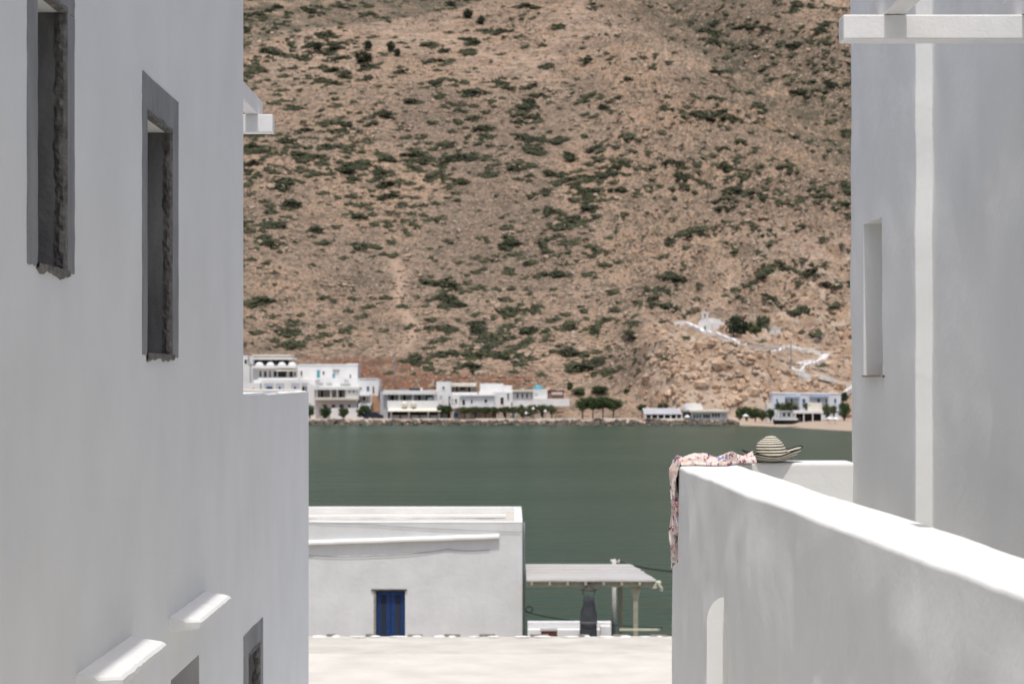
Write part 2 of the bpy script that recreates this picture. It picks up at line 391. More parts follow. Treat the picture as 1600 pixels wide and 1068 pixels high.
# reveals and cement bands
def wob(a, b, n, amp, r): return [(a[0] + (b[0] - a[0]) * i / n + (r.random() - .5) * amp, a[1] + (b[1] - a[1]) * i / n + (r.random() - .5) * amp) for i in range(n + 1)]
def band(parent, d0, z0, d1, z1, seed, m=CEMENT):
    """thin cement plate with uneven outline on the wall"""
    r = random.Random(seed)
    ol = wob((d0, z0), (d1, z0), 4, .012, r)[:-1] + wob((d1, z0), (d1, z1), 14, .012, r)[:-1] + wob((d1, z1), (d0, z1), 4, .012, r)[:-1] + wob((d0, z1), (d0, z0), 14, .012, r)[:-1]
    n = len(ol); v = [LW(d, z, .006) for d, z in ol] + [LW(d, z, -.002) for d, z in ol]
    return link('cement_band', mesh('cement_band', v, [tuple(range(n))] + [(i, i + n, (i + 1) % n + n, (i + 1) % n) for i in range(n)], m), parent)
for k, (d0, d1, z0, z1, kind) in enumerate(wins):
    dep = .34
    rv = MB()
    A = lambda d, z, e: LW(d, z, -e)
    rv.add([A(d1, z0, 0), A(d1, z0, dep), A(d1, z1, dep), A(d1, z1, 0)], [(0, 1, 2, 3)])
    rv.add([A(d0, z0, 0), A(d0, z0, dep), A(d0, z1, dep), A(d0, z1, 0)], [(3, 2, 1, 0)])
    rv.add([A(d0, z0, dep), A(d1, z0, dep), A(d1, z1, dep), A(d0, z1, dep)], [(0, 1, 2, 3)])
    rv.add([A(d0, z0, 0), A(d1, z0, 0), A(d1, z0, dep), A(d0, z0, dep)], [(0, 1, 2, 3)])
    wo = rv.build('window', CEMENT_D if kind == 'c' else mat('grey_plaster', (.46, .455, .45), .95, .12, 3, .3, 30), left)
    MB().add([A(d0, z1, 0), A(d1, z1, 0), A(d1, z1, dep), A(d0, z1, dep)], [(3, 2, 1, 0)]).build('soffit', WHITE, wo)
    if kind == 'c':
        tw = .22 if k < 2 else .2; lw, rw = ((.176, .166) if k == 0 else (.14, .235)) if k < 2 else (.28, .2)
        band(left, d0 - lw, z0, d0, z1 + .001, 10 + k); band(left, d1, z0 - .005, d1 + rw, z1 + .001, 20 + k); band(left, d0 - lw, z1, d1 + rw, z1 + tw, 30 + k)
        # rough broken mortar along the far jamb and the foot of the opening
        r = random.Random(40 + k); v = []; n = 110; f = []
        for i in range(n + 1):
            z = z0 + (z1 - z0) * i / n
            nq = lambda q, sd_: float(fbm(q, 0.0, 3, sd_)); e1 = .004 + .010 * nq(i / 5, 60 + k); e2 = .030 + .022 * nq(i / 7, 70 + k)
            v += [LW(d1 + .003, z, .008), LW(d1 - .002 - .022 * nq(i / 4, 80 + k), z, -e1), LW(d1 - .03 * nq(i / 3.1 + 9, 90 + k), z, -(e1 + e2) / 2), LW(d1 - .014 * nq(i / 5.3, 95 + k), z, -e2), LW(d1 + .003, z, -e2 - .02)]
        for i in range(n):
            for j in range(4): f.append((i * 5 + j, i * 5 + j + 1, (i + 1) * 5 + j + 1, (i + 1) * 5 + j))
        link('broken_edge', mesh('broken_edge', v, f, RUBBLE), wo)
        v = []; f = []; n = 22
        for i in range(n + 1):
            d = d0 - .01 + (d1 - d0 + .05) * i / n; hh = .008 + .03 * float(vnoise(i / 2.3, 0.0, 50 + k)) ** 1.0 + .006 * r.random()
            v += [LW(d, z0 + .01, -.12), LW(d, z0 + .012, .010 + .008 * r.random()), LW(d, z0 - hh * .6, .012 + .006 * r.random()), LW(d, z0 - hh, -.002)]
        for i in range(n):
            for j in range(3): f.append((i * 4 + j, i * 4 + j + 1, (i + 1) * 4 + j + 1, (i + 1) * 4 + j))
        link('broken_sill', mesh('broken_sill', v, f, RUBBLE), wo)
        v = []; f = []; n = 16
        for i in range(n + 1):
            d = d0 + (d1 - d0) * i / n; hh = .012 + .02 * r.random()
            v += [LW(d, z1 + hh, .009), LW(d, z1 - .004 * r.random(), .012), LW(d, z1 - .006, -.03)]
        for i in range(n):
            for j in range(2): f.append((i * 3 + j, i * 3 + j + 1, (i + 1) * 3 + j + 1, (i + 1) * 3 + j))
        link('broken_lintel', mesh('broken_lintel', v, f, RUBBLE), wo)
# sloping whitewashed drip ledges over the lower windows
def ledge(d0, d1, z, pr, seed):
    r = random.Random(seed); n = 24; v = []; f = []
    for i in range(n + 1):
        d = d0 + (d1 - d0) * i / n; t = min(1, (n - i) / 2 + .35, 1); t2 = min(1, i / 2 + .5)
        p = pr * min(t, t2) + .008 * (r.random() - .5); q = .006 * (r.random() - .5)
        v += [LW(d, z + .02, -.01), LW(d, z + .012 + q, p * .5), LW(d, z + q, p - .015), LW(d, z - .014 + q, p), LW(d, z - .05 + q * 2, p - .012), LW(d, z - .062 + q, p * .6), LW(d, z - .06, -.01)]
    for i in range(n):
        for j in range(6): f.append((i * 7 + j, i * 7 + j + 1, (i + 1) * 7 + j + 1, (i + 1) * 7 + j))
    f += [tuple(range(7))[::-1], tuple(n * 7 + j for j in range(7))]
    link('ledge', mesh('ledge', v, f, WHITE), left)
ledge(9.42, 10.82, EYE - 1.42, .21, 1); ledge(12.06, 13.56, EYE - 1.47, .19, 2)
# pergola of the terrace
pl = thing('pergola', 'white wooden pergola end showing past the corner of the tall house', 'pergola', (-2.5, 17, TZ))
MB().box(-4.6, 16.95, PZ(208, 17), PX(427, 17), 17.08, PZ(180, 17)).build('beam', WPAINT, pl, bevel=.006)
MB().box(-2.27, 13 + 2.6, PZ(180, 17) + .002, -2.165, 17.3, PZ(180, 17) + .15).build('rafter', WPAINT, pl, bevel=.006)
for x in (-3.1, -3.95): MB().box(x, 15.6, PZ(180, 17) + .002, x + .1, 17.3, PZ(180, 17) + .15).build('rafter', WPAINT, pl, bevel=.006)
for x in (-2.62, -4.4): MB().box(x, 16.96, TZ + .003, x + .12, 17.07, PZ(208, 17)).build('post', WPAINT, pl, bevel=.006)

# ------------------------------------------------------------------ alley and foreground roof
tag(MB().box(-2.6, -4, .4, 1.6, 24.5, 4.95).build('alley_floor', PAVE), 'paved alley between the two houses', None, None, 'structure')
fr = thing('roof_house', 'low house with a worn flat whitewashed roof between the two near houses', 'house', (-2, 32, .4))
RZ = EYE - 4.65
MB().box(-9, 25.0, .36, 6, 36.0, RZ - .08).build('wall', WHITE_OLD, fr)
# uneven roof sheet
def sheet(name, x0, x1, y0, y1, z, m, parent, nx=120, ny=60, amp=.03, seed=1, edge=0):
    X, Y = np.meshgrid(np.linspace(x0, x1, nx), np.linspace(y0, y1, ny), indexing='ij')
    Z = z + amp * (fbm(X / .9, Y / .7, 4, seed) - .5) * 2
    return link(name, mesh(name, np.stack([X.ravel(), Y.ravel(), Z.ravel()], 1), grid_faces(nx, ny), m, True), parent)
sheet('roof', -9, 6, 33.3, 36.0, RZ - .02, ROOFW, fr, 160, 40, .02, 3)
sheet('roof', -9, 6, 25.0, 33.45, RZ + .02, plaster('roof_lime', (.69, .645, .57), .02, .5, .16), fr, 160, 60, .02, 5)
MB().box(-9, 25.0, RZ - .08, 6, 35.98, RZ - .05).build('roof_slab', WHITE_OLD, fr)
r = random.Random(5)
lime_stone = mat('limed_stone', (.80, .76, .72), .95, .2, 6, .5, 20)
px = 486.0
for i in range(60):
    wpx = r.uniform(9, 34); d = 35.9
    if px > 1046: break
    x0 = PX(px, d); x1 = PX(px + wpx, d); h = r.uniform(.006, .026)
    v = []; n = 8
    for rr, zz in ((1.0, -.06), (.92, .5), (.55, 1)):
        for k in range(n):
            a = 2 * math.pi * k / n; q = 1 + .2 * (r.random() - .5)
            v.append(((x0 + x1) / 2 + (x1 - x0) / 2 * rr * q * math.cos(a), d + .1 * rr * q * math.sin(a), RZ - .01 + h * zz))
    f = [(j * n + k, j * n + (k + 1) % n, (j + 1) * n + (k + 1) % n, (j + 1) * n + k) for j in range(2) for k in range(n)] + [tuple(16 + k for k in range(n))]
    link('edge_stone', mesh('edge_stone', v, f, lime_stone, True), fr)
    if i % 2 == 0:
        MB().box(x1 - .02, 35.95, RZ - .05, x1 + r.uniform(.14, .34), 36.2, RZ + r.uniform(-.012, .003)).build('edge_slate', SLATE, fr)
    px += wpx + r.uniform(4, 22)

# ------------------------------------------------------------------ house by the water with blue shutters
HD = 63.0
hx0, hx1 = -11.0, PX(816, HD); htz = PZ(817, HD)
hs = thing('shore_house', 'white flat-roofed house by the water with blue shuttered door', 'house', (-4, HD, .35))
dx0, dx1, dz1, dz0 = PX(585, HD), PX(633, HD), PZ(922, HD), .42
b = MB()
for (a0, a1, c0, c1) in ((hx0, dx0, .35, htz), (dx1, hx1, .35, htz), (dx0, dx1, dz1, htz), (dx0, dx1, .35, dz0)):
    b.box(a0, HD, c0, a1, HD + .45, c1)
b.build('wall', plaster('shore_white', (.69, .695, .68), .04, .3, .10), hs)
MB().box(hx0, HD + .451, .35, hx1, 69.8, htz - .13).build('wall', FARW, hs)
sheet('roof', hx0, hx1 - .1, HD + .2, 69.6, htz - .08, ROOFW, hs, 60, 30, .03, 8)
MB().box(hx0, HD - .01, htz + .002, hx1 + .01, HD + .28, htz + .05).build('parapet', WHITE, hs, bevel=.02)
MB().box(hx0, 69.45, htz - .13, hx1 + .01, 69.82, htz + .09).build('parapet', WHITE, hs, bevel=.02)
MB().box(hx1 - .25, HD + .3, htz - .13, hx1 + .012, 69.44, htz + .03).build('parapet', WHITE, hs, bevel=.02)
# raised lime rib on the roof
b = MB(); b.hexa([(hx0, 65.6, htz - .06), (PX(790, 66), 66.3, htz - .06), (PX(790, 66), 66.8, htz - .06), (hx0, 66.2, htz - .06), (hx0, 65.6, htz + .03), (PX(790, 66), 66.3, htz + .03), (PX(790, 66), 66.8, htz + .03), (hx0, 66.2, htz + .03)]); b.build('roof_rib', WHITE, hs)
# drip moulding across the front
zl, zr = PZ(848, HD), PZ(838, HD); xr_ = PX(780, HD)
sl = (zr - zl) / (xr_ - PX(485, HD)); z_at = lambda x: zr + (x - xr_) * sl
v = []; f = []; n = 40; rr = random.Random(9)
for i in range(n + 1):
    x = hx0 + (xr_ - hx0) * i / n; z = z_at(x) + .01 * (rr.random() - .5); p = .15 + .012 * (rr.random() - .5)
    v += [(x, HD + .01, z + .09), (x, HD - p * .7, z + .07), (x, HD - p, z + .03), (x, HD - p, z - .03), (x, HD - p * .6, z - .06), (x, HD + .01, z - .05)]
for i in range(n):
    for j in range(5): f.append((i * 6 + j, i * 6 + j + 1, (i + 1) * 6 + j + 1, (i + 1) * 6 + j))
f.append(tuple(n * 6 + j for j in range(6)))
link('drip_moulding', mesh('drip_moulding', v, f, WHITE), hs)
# door with louvred shutters
dr = MB().box(dx0, HD + .16, dz0, dx1, HD + .22, dz1).build('door', DOORB, hs)
wd = (dx1 - dx0)
MB().box(dx0 - .02, HD - .012, dz0, dx0 + .05, HD + .2, dz1 + .03).build('door_frame', mat('weathered_frame', (.30, .27, .22), .9, .4, 9), hs)
MB().box(dx0 - .1, HD - .05, dz1 + .001, dx1 + .06, HD + .2, dz1 + .045).build('lintel', mat('old_timber', (.10, .08, .055), .9, .5, 9), hs)
for s in (0, 1):
    a0 = dx0 + .06 + s * (wd - .06) / 2; a1 = a0 + (wd - .09) / 2
    sh = MB()
    sh.box(a0, HD + .1, dz0, a0 + .13, HD + .15, dz1 - .03).box(a1 - .13, HD + .1, dz0, a1, HD + .15, dz1 - .03).box(a0 + .13, HD + .1, dz1 - .15, a1 - .13, HD + .15, dz1 - .03)
    so_ = sh.build('shutter', DOORB, dr)
    sl_me = None
    for i in range(34):
        z = dz0 + .05 + i * .056
        if z > dz1 - .2: continue
        if sl_me is None:
            o = MB().hexa([(a0 + .13, HD + .105, 0), (a1 - .13, HD + .105, 0), (a1 - .13, HD + .14, .04), (a0 + .13, HD + .14, .04), (a0 + .13, HD + .105, .012), (a1 - .13, HD + .105, .012), (a1 - .13, HD + .14, .052), (a0 + .13, HD + .14, .052)]).build('slat', mat('faded_blue', (.04, .05, .085), .8, .4, 12), so_)
            sl_me = o.data
        else: o = link('slat', sl_me, so_)
        o.location = (0, 0, z)
MB().tube([(hx1 + .06, HD + .12, .4), (hx1 + .06, HD + .12, htz - .4), (hx1 + .06, HD + .12, htz + .02)], .03, 8).build('downpipe', METAL, hs, True)
# cables along the front
def cable(name, pts, rad, label, sag=.0, group=None):
    out = []
    for (a, b_) in zip(pts[:-1], pts[1:]):
        a = Vector(a); b_ = Vector(b_)
        for i in range(12): t = i / 12; p = a.lerp(b_, t); p.z -= sag * 4 * t * (1 - t); out.append(p)
    out.append(Vector(pts[-1]))
    return tag(MB().tube(out, rad, 5).build(name, WIRE), label, 'cable', group)
def hp(px, py, off=.03): return (PX(px, HD), HD - off, PZ(py, HD))
cable('wall_cable', [hp(470, 866), hp(585, 868), hp(700, 857), hp(765, 858)], .007, 'thin dark cable sagging below the drip moulding of the shore house', .05)
cable('wall_cable', [hp(470, 813), hp(560, 818), hp(815, 831)], .005, 'thin dark cable along the top of the shore house wall', .03)

# boarded shelter beside the house
SD = 62.0; sz = PZ(908, SD)
sh = thing('boarded_shelter', 'open shelter with pale boarded roof and olive painted beams beside the shore house', 'shelter', (2.4, 64, .35))
xl = hx1 + .13; xrf = PX(1027, SD); xrb = PX(985, 67.4)
BOARD = mat('weathered_board', (.49, .47, .44), .9, .2, 5, .4, 20, stretch=(.3, 3, 1))
nb = 13
for i in range(nb):
    y0 = SD + 5.4 * i / nb; y1 = SD + 5.4 * (i + 1) / nb - .012; q = lambda y: xrf + (xrb - xrf) * (y - SD) / 5.4
    z = sz + R.uniform(-.008, .012); w = R.uniform(-.03, .03)
    MB().hexa([(xl, y0, z), (q(y0) + w, y0, z), (q(y1) + w, y1, z), (xl, y1, z), (xl, y0, z + .05), (q(y0) + w, y0, z + .05), (q(y1) + w, y1, z + .05), (xl, y1, z + .05)]).build('board', BOARD, sh)
MB().box(xl, SD + .12, sz - .18, xrf - .08, SD + .22, sz - .012).build('beam', OLIVE, sh)
MB().box(xl, 66.25, sz - .18, xrb - .05, 66.35, sz - .012).build('beam', OLIVE, sh)
for i in range(8):
    x = xl + .12 + i * .56
    MB().box(x, SD - .08, sz - .11, x + .08, min(67.2, SD + 5.4 * (xrf - x - .2) / (xrf - xrb)), sz - .013).build('rafter', OLIVE, sh)
MB().hexa([(xrf - .16, SD - .1, sz - .2), (xrf - .02, SD - .1, sz - .2), (xrf + .02, SD + .5, sz - .2), (xrf - .12, SD + .5, sz - .2), (xrf - .06, SD - .1, sz - .03), (xrf + .12, SD - .1, sz - .01), (xrf + .12, SD + .5, sz - .01), (xrf - .06, SD + .5, sz - .03)]).build('beam_end', mat('pale_olive', (.55, .55, .42), .8, .2, 6), sh)
for pxp, d in ((993, 62.3), (969.5, 66.3)):
    x = PX(pxp, d)
    MB().box(x - .075, d - .07, .35, x + .075, d + .07, sz - .19).build('post', OLIVE, sh, bevel=.01)
    MB().hexa([(x - .076, d - .06, sz - .62), (x + .076, d - .06, sz - .62), (x + .076, d + .06, sz - .62), (x - .076, d + .06, sz - .62), (x - .16, d - .06, sz - .2), (x + .16, d - .06, sz - .2), (x + .16, d + .06, sz - .2), (x - .16, d + .06, sz - .2)]).build('bracket', OLIVE, sh)
MB().box(PX(968, 61.6), 61.58, PZ(983, 61.6) - .03, PX(1031, 61.6), 61.66, PZ(983, 61.6) + .03).build('rail', mat('pale_olive', (.5, .5, .4)), sh)
lw_ = thing('low_wall', 'low white terrace wall in front of the boarded shelter', 'wall', (2, 60.4, .35))
MB().box(hx1 + .15, 60.3, .35, PX(955, 60.3), 60.6, PZ(971, 60.3)).build('wall_body', WHITE_OLD, lw_, bevel=.02)
MB().box(hx1 + .15, 60.05, .35, PX(938, 60), 60.29, PZ(983, 60)).build('bench', WHITE, lw_, bevel=.02)
MB().box(PX(938, 60), 59.9, .35, PX(954, 60), 60.28, PZ(977, 60)).build('pier', WHITE_OLD, lw_, bevel=.02)
# grey covered bundle (closed parasol under its cover)
cx = PX(919.5, 59.6); k = thing('covered_parasol', 'tall closed parasol in a dark grey cover beside the boarded shelter', 'parasol', (cx, 59.6, .35))
zb = PZ(941, 59.6) - .35; pr = [(.0, 0), (.25, 0), (.255, .15), (.25, .9), (.235, zb - .28), (.19, zb - .16), (.175, zb), (.17, zb + .2), (.0, zb + .24)]
b = MB().lathe(pr, 0, 0, 0, 18)
b.v = [(x * (1 + .05 * math.sin(7 * z + 2) + .07 * math.sin(3 * math.atan2(y, x) + 4 * z)), y * .8, z) for x, y, z in b.v]
b.build('cover', DGREY, k, True); MB().lathe([(0, 0), (.32, 0), (.32, .05), (.05, .08), (0, .08)], 0, 0, 0, 16).build('base', METAL, k)
MB().lathe([(.256, zb - .62), (.265, zb - .60), (.265, zb - .56), (.255, zb - .54)], 0, 0, 0, 18).build('strap', mat('strap', (.12, .125, .13)), k)
MB().box(.17, -.03, zb - .02, .26, .03, zb + .05).build('buckle', mat('strap', (.1, .1, .1)), k)
kl = thing('hanging_lamp', 'dark round metal lamp hanging under the boarded shelter roof', 'lamp', (PX(920, 61.9), 61.9, sz - .20))
MB().lathe([(0, .12), (.02, .12), (.05, .05), (.2, -.01), (.26, -.05), (.24, -.06), (0, -.03)], 0, 0, 0, 18).build('shade', mat('dark_bronze', (.05, .04, .032), .6), kl, True)
MB().tube([(0, 0, .12), (0, 0, .19)], .012).build('rod', WIRE, kl)
for s in (-1, 1): MB().tube([(s * .17, 0, -.04), (s * .18, 0, -.15), (s * .15, 0, -.2)], .012).build('hook', WIRE, kl)
# terracotta box, pole, cables
tb = thing('planter_box', 'rust red planter box with a grey lid before the low white wall', 'planter', (PX(858, 59.6), 59.6, .35))
MB().box(-.24, -.15, 0, .24, .15, PZ(984, 59.6) - .35).build('box', RED, tb); MB().box(-.27, -.17, PZ(984, 59.6) - .35, .25, .17, PZ(982, 59.6) - .33).build('lid', BOARD, tb)
for s in (-.1, .1): MB().box(s - .03, -.17, .1, s + .03, -.15, .5).build('batten', BROWN, tb)
xp = PX(959.5, 68.3); pp = thing('utility_pole', 'slim white pole with cable bracket rising through the boarded shelter', 'pole', (xp, 68.3, -.4))
MB().tube([(0, 0, 0), (0, 0, PZ(873, 68.3) + .4)], .075, 10).build('shaft', mat('pole_white', (.55, .53, .5), .8, .2, 5), pp, True)
MB().box(-.12, -.04, PZ(878, 68.3) + .4, .2, .04, PZ(876.5, 68.3) + .42).build('bracket', mat('pole_white', (.5, .5, .5)), pp)
for s in (-.1, .17): MB().lathe([(0, 0), (.025, 0), (.028, .03), (.012, .06), (0, .06)], s, 0, PZ(876.5, 68.3) + .42, 8).build('insulator', FARW, pp)
cable('overhead_cable', [(xp + .18, 68.3, PZ(877, 68.3)), (PX(1075, 67), 67, PZ(893, 67))], .03, 'dark cable running from the white pole towards the parapet', .08)
cable('slack_cable', [(hx1 + .1, HD - .05, PZ(955, HD)), (PX(905, 65.5), 65.5, PZ(970, 65.5)), (PX(1035, 67.5), 67.5, PZ(980, 67.5))], .014, 'thin slack cable from the shore house corner under the shelter', .04)
b = MB().tube([(hx1 + .22 + .11 * math.cos(a), HD - .08, PZ(951, HD) + .09 * math.sin(a)) for a in np.linspace(0, 6.6, 20)], .018, 5)
tag(b.build('cable_coil', WIRE), 'small coil of dark cable on the shore house corner', 'cable')

# ------------------------------------------------------------------ right: parapet, building, hat, scarf
PT = EYE - .56
outer = [(1.30, -1.0), (1.335, 2.0), (1.33, 4.0), (1.31, 5.09), (1.30, 5.57), (1.273, 6.05), (1.259, 6.73), (1.215, 7.41), (1.18, 8.62), (1.13, 9.63), (1.095, 11), (1.047, 12.36), (1.075, 13.0), (1.10, 13.62)]
inner = [(1.66, -1.0), (1.68, 2.0), (1.66, 4.0), (1.62, 5.09), (1.61, 5.57), (1.605, 6.13), (1.60, 6.83), (1.585, 7.54), (1.56, 8.38), (1.53, 9.27), (1.50, 11.1), (1.45, 12.8), (1.44, 13.0), (1.43, 13.62)]
oy = [p[1] for p in outer]; ox = [p[0] for p in outer]; iy = [p[1] for p in inner]; ix = [p[0] for p in inner]
D = np.concatenate([np.arange(-1, 4.5, .25), np.arange(4.5, 13.62, .055), [13.62]])
sm = lambda xs_: np.convolve(np.pad(xs_, 6, mode='edge'), np.ones(13) / 13, 'valid')
XO = sm(np.interp(D, oy, ox)); XI = sm(np.interp(D, iy, ix))
rc = .016
zz = list(np.arange(4.9, PT - rc - .001, .055)) + [PT - rc]
prof = [('o', z, 0.0) for z in zz] + [('o', PT - rc + rc * math.sin(a), rc * (1 - math.cos(a))) for a in (.4, .8, 1.2)] \
    + [('t', PT, t) for t in np.linspace(.1, .9, 9)] + [('i', PT - rc + rc * math.sin(a), rc * (1 - math.cos(a))) for a in (1.2, .8, .4)] + [('i', z, 0.0) for z in zz[::-3]]
V = np.zeros((len(D), len(prof), 3))
for j, (k_, z, o_) in enumerate(prof):
    if k_ == 'o': x = XO + o_
    elif k_ == 'i': x = XI - o_
    else: x = XO + rc + (XI - XO - 2 * rc) * o_
    V[:, j, 0] = x; V[:, j, 1] = D; V[:, j, 2] = z
    fade_ = min(1, max(0, (PT - z) / .25)); und = (.10 * sst(12.6, 11.6, D) + .015) * (.10 + .75 * fade_) * (fbm(D / .65 + 3 + .3 * z, np.full_like(D, z / .8), 3, 81) - .5) + .004 * (fbm(D / .12, np.full_like(D, z / .2), 2, 82) - .5)
    if k_ == 'o': V[:, j, 0] += und
    if k_ == 'i': V[:, j, 0] -= und
    V[:, j, 2] += (.010 * (fbm(D / .9, D * 0 + 7, 2, 83) - .5) + .003 * (fbm(D / .2, np.full_like(D, o_ * 2), 2, 84) - .5)) * (z > PT - .06)
par = thing('parapet_wall', 'curving whitewashed terrace parapet with hat and scarf lying on its far corner', 'wall', (1.3, 9, 4.9))
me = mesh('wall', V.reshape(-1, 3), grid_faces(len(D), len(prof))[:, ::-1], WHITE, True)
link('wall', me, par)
# far return of the parapet towards the house
BWF, BWB = 13.2, 13.6
b = MB(); b.box(1.12, BWF, 4.9, 2.30, BWB, PT - .002); b.build('return_wall', WHITE, par, bevel=.02, seg=3)
# buttress on the outer face, rounded shoulder
n = 8; v = []; f = []
zt_ = PZ(932, 10.4)
bx = lambda d: float(np.interp(d, D, XO))
prf = [(-.03, zt_ + .004)] + [(.092 * math.sin(a), zt_ - .13 + .13 * math.cos(a)) for a in np.linspace(.15, math.pi / 2, 8)] + [(.095, zt_ - 1.0), (.095, 4.9)]
dd = np.linspace(10.4, 10.75, 8)
for i, d in enumerate(dd):
    t = 1 - ((d - 10.4) / .35)
    for (e, z) in prf: v.append((bx(d) - (e * t if e > 0 else e), d, z - (.35 * (1 - t) if z > 5 else 0)))
m_ = len(prf)
for i in range(len(dd) - 1):
    for j in range(m_ - 1): f.append((i * m_ + j, (i + 1) * m_ + j, (i + 1) * m_ + j + 1, i * m_ + j + 1))
k0 = len(v); v.append((bx(10.4) + .03, 10.4, 4.9)); f.append(tuple(range(m_)) + (k0,))
link('buttress', mesh('buttress', v, f, WHITE), par)
tag(MB().box(1.5, -2, 4.9, 4, 13.3, 7.38).build('terrace_floor', PAVE), 'pale paved terrace behind the parapet', None, None, 'structure')

rb = thing('white_building', 'whitewashed building with slim deep niche window behind the terrace parapet', 'building', (3, 10, 7.4))
fx = lambda d: 2.465 - .01607 * d; nx_ = lambda d: 2.563 - .01607 * d
path = [(nx_(d), d) for d in np.arange(-3, 5, .5)] + [(nx_(d), d) for d in np.arange(5, 11.24, .06)]
c0 = (nx_(11.28), 11.28); c1 = (fx(11.28), 11.28)
path += [(c0[0] - .001, 11.272), (c0[0] - .003, 11.277), (c0[0] - .008, 11.28), (c0[0] - .045, 11.28), (c1[0] + .009, 11.28), (c1[0] + .003, 11.283), (c1[0] + .001, 11.289)]
wd0, wd1, wz0, wz1 = 12.17, 12.78, EYE + .005, EYE + .985
path += [(fx(d), d) for d in np.concatenate([np.arange(11.36, 12.15, .06), [wd0], np.arange(12.23, 12.77, .06), [wd1], np.arange(12.84, 13.2, .06)])]
path += [(fx(13.25), 13.235), (fx(13.27) + .008, 13.262), (fx(13.27) + .03, 13.272), (fx(13.27) + .4, 13.272), (6.0, 13.272)]
path = np.array(path); zs = np.array(sorted(set(np.round(np.arange(5, 13.01, .07), 3)) | {wz0, wz1}))
tan = np.gradient(path, axis=0); tan /= np.linalg.norm(tan, axis=1)[:, None]
nor = np.stack([-tan[:, 1], tan[:, 0]], 1)
Pp = np.repeat(path[:, None, :], len(zs), 1); Zz = np.repeat(zs[None, :], len(path), 0)
und = .055 * (fbm(Pp[..., 1] / 1.1 + 9, Zz / 1.2, 3, 91) - .5) + .004 * (fbm(Pp[..., 1] / .14, Zz / .2, 2, 92) - .5)
V = np.zeros((*Zz.shape, 3)); V[..., :2] = Pp + nor[:, None, :] * und[..., None]; V[..., 2] = Zz
gf = grid_faces(len(path), len(zs)); cy = V.reshape(-1, 3)[gf].mean(1)
inx = V.reshape(-1, 3)[gf][:, :, 0].max(1)
keep = ~((cy[:, 1] > wd0) & (cy[:, 1] < wd1) & (cy[:, 2] > wz0) & (cy[:, 2] < wz1) & (inx < 2.6))
link('wall', mesh('wall', V.reshape(-1, 3), gf[keep][:, ::-1], WHITE, True), rb)
MB().box(2.75, -3, 5, 6, 13.2, 12.98).build('core', WHITE, rb)
dep = .28; rv = MB(); Q = lambda d, z, e: (fx(d) + e - .003, d, z)
rv.add([Q(wd1, wz0, 0), Q(wd1, wz0, dep), Q(wd1, wz1, dep), Q(wd1, wz1, 0)], [(0, 1, 2, 3)])
rv.add([Q(wd0, wz0, 0), Q(wd0, wz0, dep), Q(wd0, wz1, dep), Q(wd0, wz1, 0)], [(0, 1, 2, 3)])
rv.add([Q(wd0, wz0, dep), Q(wd1, wz0, dep), Q(wd1, wz1, dep), Q(wd0, wz1, dep)], [(0, 1, 2, 3)])
rv.add([Q(wd0, wz1, 0), Q(wd1, wz1, 0), Q(wd1, wz1, dep), Q(wd0, wz1, dep)], [(0, 1, 2, 3)])
wo = rv.build('niche_window', WHITE, rb)
MB().add([Q(wd0, wz0, -.012), Q(wd1, wz0, -.012), Q(wd1, wz0, dep), Q(wd0, wz0, dep), Q(wd0, wz0 + .012, -.012), Q(wd1, wz0 + .012, -.012), Q(wd1, wz0 + .012, dep), Q(wd0, wz0 + .012, dep)], BF).build('sill', mat('sill_wood', (.33, .27, .21), .8, .3, 20), wo)
# pergola over the terrace
pr_ = thing('pergola', 'white wooden pergola beam and rafters against the terrace building', 'pergola', (2.2, 9, 7.4))
pz0, pz1 = PZ(64, 9), PZ(26, 9)
MB().box(PX(1315, 9), 8.95, pz0, 2.40, 9.08, pz1).build('beam', WPAINT, pr_, bevel=.006)
for x in (PX(1378, 9), PX(1378, 9) + .62): MB().box(x, 6.6, pz1 + .002, x + .1, 9.3, pz1 + .12).build('rafter', WPAINT, pr_, bevel=.006)
MB().box(PX(1315, 9), 6.7, pz0, 2.40, 6.83, pz1).build('beam', WPAINT, pr_, bevel=.006)

